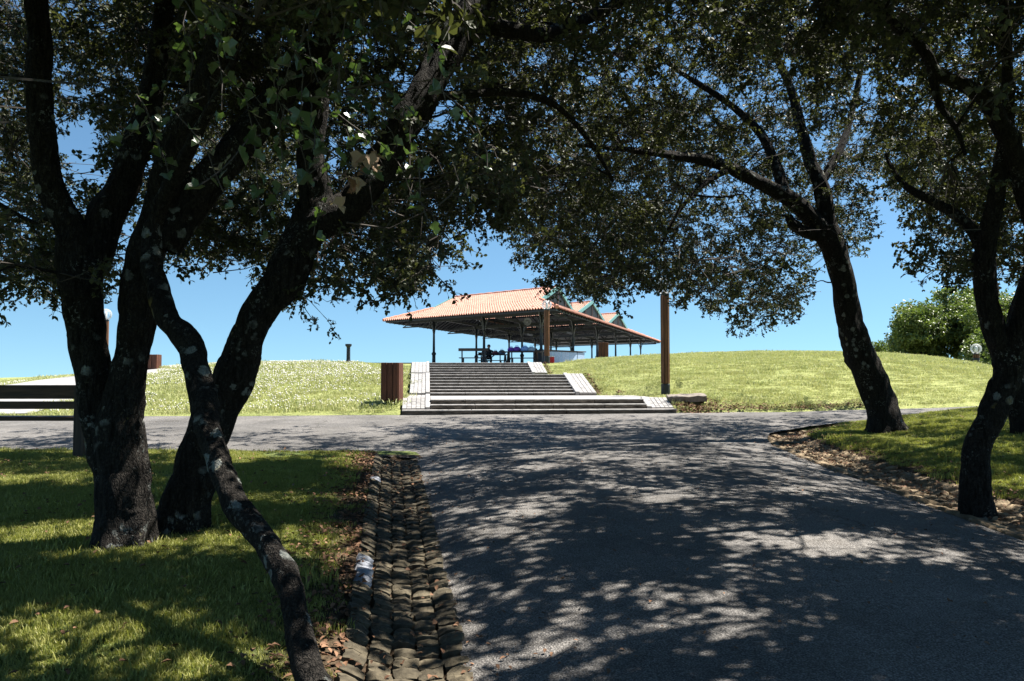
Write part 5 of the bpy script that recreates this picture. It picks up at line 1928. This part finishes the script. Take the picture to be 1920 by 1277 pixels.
tag(co, 'white clover heads scattered over the sunny slope', 'flowers', kind='stuff')


# ------------------------------------------------------------------ fallen leaves
def litter(name, x, y, zfun, lo, hi, label):
    n = len(x)
    z = zfun(x, y)
    Vv, Ff = leaf_shape(1.0, 0.55, 0.5)
    k = len(Vv)
    s = rng.uniform(lo, hi, n)
    a, b, c = rng.uniform(0, 6.283, n), rng.normal(0, 0.35, n), rng.normal(0, 0.35, n)
    v = Vv[None] * s[:, None, None] * np.array([1, 1, 1.0])
    # tilt then yaw
    vx, vy, vz = v[..., 0], v[..., 1], v[..., 2]
    vz2 = vz + vx * np.sin(b)[:, None] + vy * np.sin(c)[:, None]
    X = vx * np.cos(a)[:, None] - vy * np.sin(a)[:, None] + x[:, None]
    Y = vx * np.sin(a)[:, None] + vy * np.cos(a)[:, None] + y[:, None]
    Z = vz2 + z[:, None] + 0.012
    V = np.stack([X, Y, Z], -1).reshape(-1, 3)
    F = (np.array(Ff)[None] + (np.arange(n) * k)[:, None, None]).reshape(-1, 3)
    me = mesh_data(name, V, F, M['litter'])
    at_ = me.attributes.new('var', 'FLOAT', 'FACE')
    at_.data.foreach_set('value', np.repeat(rng.random(n) ** 1.3, len(Ff)).astype(np.float32))
    o = link(bpy.data.objects.new(name, me))
    tag(o, label, 'fallen leaves', kind='stuff')
    return o


def cobble_top(x, y):
    return ground_z(x, y) + 0.045


n = 1900
y = 3.2 + 9.6 * rng.random(n)
x = gut_left(y) - np.abs(rng.normal(0.05, 0.28, n)) + 0.05
litter('fallen_leaves', x, y, lambda a, b: ground_z(a, b) + 0.012, 0.03, 0.06, 'brown fallen leaves banked along the cobbled gutter')
n = 380
y = 3.3 + 9.2 * rng.random(n)
x = gut_left(y) + rng.random(n) * GUT_W
litter('fallen_leaves', x, y, cobble_top, 0.025, 0.05, 'loose brown leaves lying on the gutter cobbles')
n = 900
y = 3.4 + 9.2 * rng.random(n)
x = rng.uniform(-8.5, -0.8, n)
ok = x < gut_left(y) - 0.4
litter('fallen_leaves', x[ok], y[ok], lambda a, b: ground_z(a, b) + 0.035, 0.03, 0.055, 'scattered pale fallen leaves on the near lawn')
n = 1500
y = rng.uniform(6.5, 17.0, n)
x = road_right(y) + 0.2 + np.abs(rng.normal(0.45, 0.35, n))
litter('fallen_leaves', x, y, cobble_top, 0.03, 0.055, 'brown fallen leaves along the flat stone gutter')
n = 500
x = rng.uniform(6, 13, n)
y = rng.uniform(8, 20, n)
ok = (x > road_right(y) + 1.2) & (y < near_edge_right(x) - 0.2)
litter('fallen_leaves', x[ok], y[ok], lambda a, b: ground_z(a, b) + 0.035, 0.03, 0.055, 'scattered fallen leaves on the lawn across the road')
# drifts beside the stairs and along the foot of the mound
xs2, ys2 = [], []
for s0, s1, q0, n in ((4.4, 6.8, 5.3, 260), (14.0, 16.0, 5.2, 160), (-0.1, 1.2, 6.6, 900), (4.2, 4.6, 5.9, 120)):
    s = rng.uniform(s0, s1, n)
    q = q0 + np.abs(rng.normal(0, 0.1 if s0 > 1 else 0.65, n))
    xs2.append(S0[0] + SA[0] * s + SR[0] * q)
    ys2.append(S0[1] + SA[1] * s + SR[1] * q)
n = 1300
xx = rng.uniform(4.3, 11, n)
xs2.append(xx)
ys2.append(far_edge(xx) + np.abs(rng.normal(0.05, 0.22, n)) + 0.08)
litter('fallen_leaves', np.concatenate(xs2), np.concatenate(ys2), lambda a, b: ground_z(a, b) + 0.05, 0.04, 0.08, 'russet leaf drift at the foot of the mound beside the stairs')
n = 700
y = 3.5 + 12 * rng.random(n) ** 1.3
x = road_left(y) + (ROAD_R - road_left(y)) * np.where(rng.random(n) < 0.6, rng.beta(0.5, 3.0, n), 1 - rng.beta(0.5, 4.0, n))
litter('fallen_leaves', x, y, lambda a, b: road_z(a, b) + 0.0, 0.02, 0.04, 'a few small dry leaves on the asphalt')
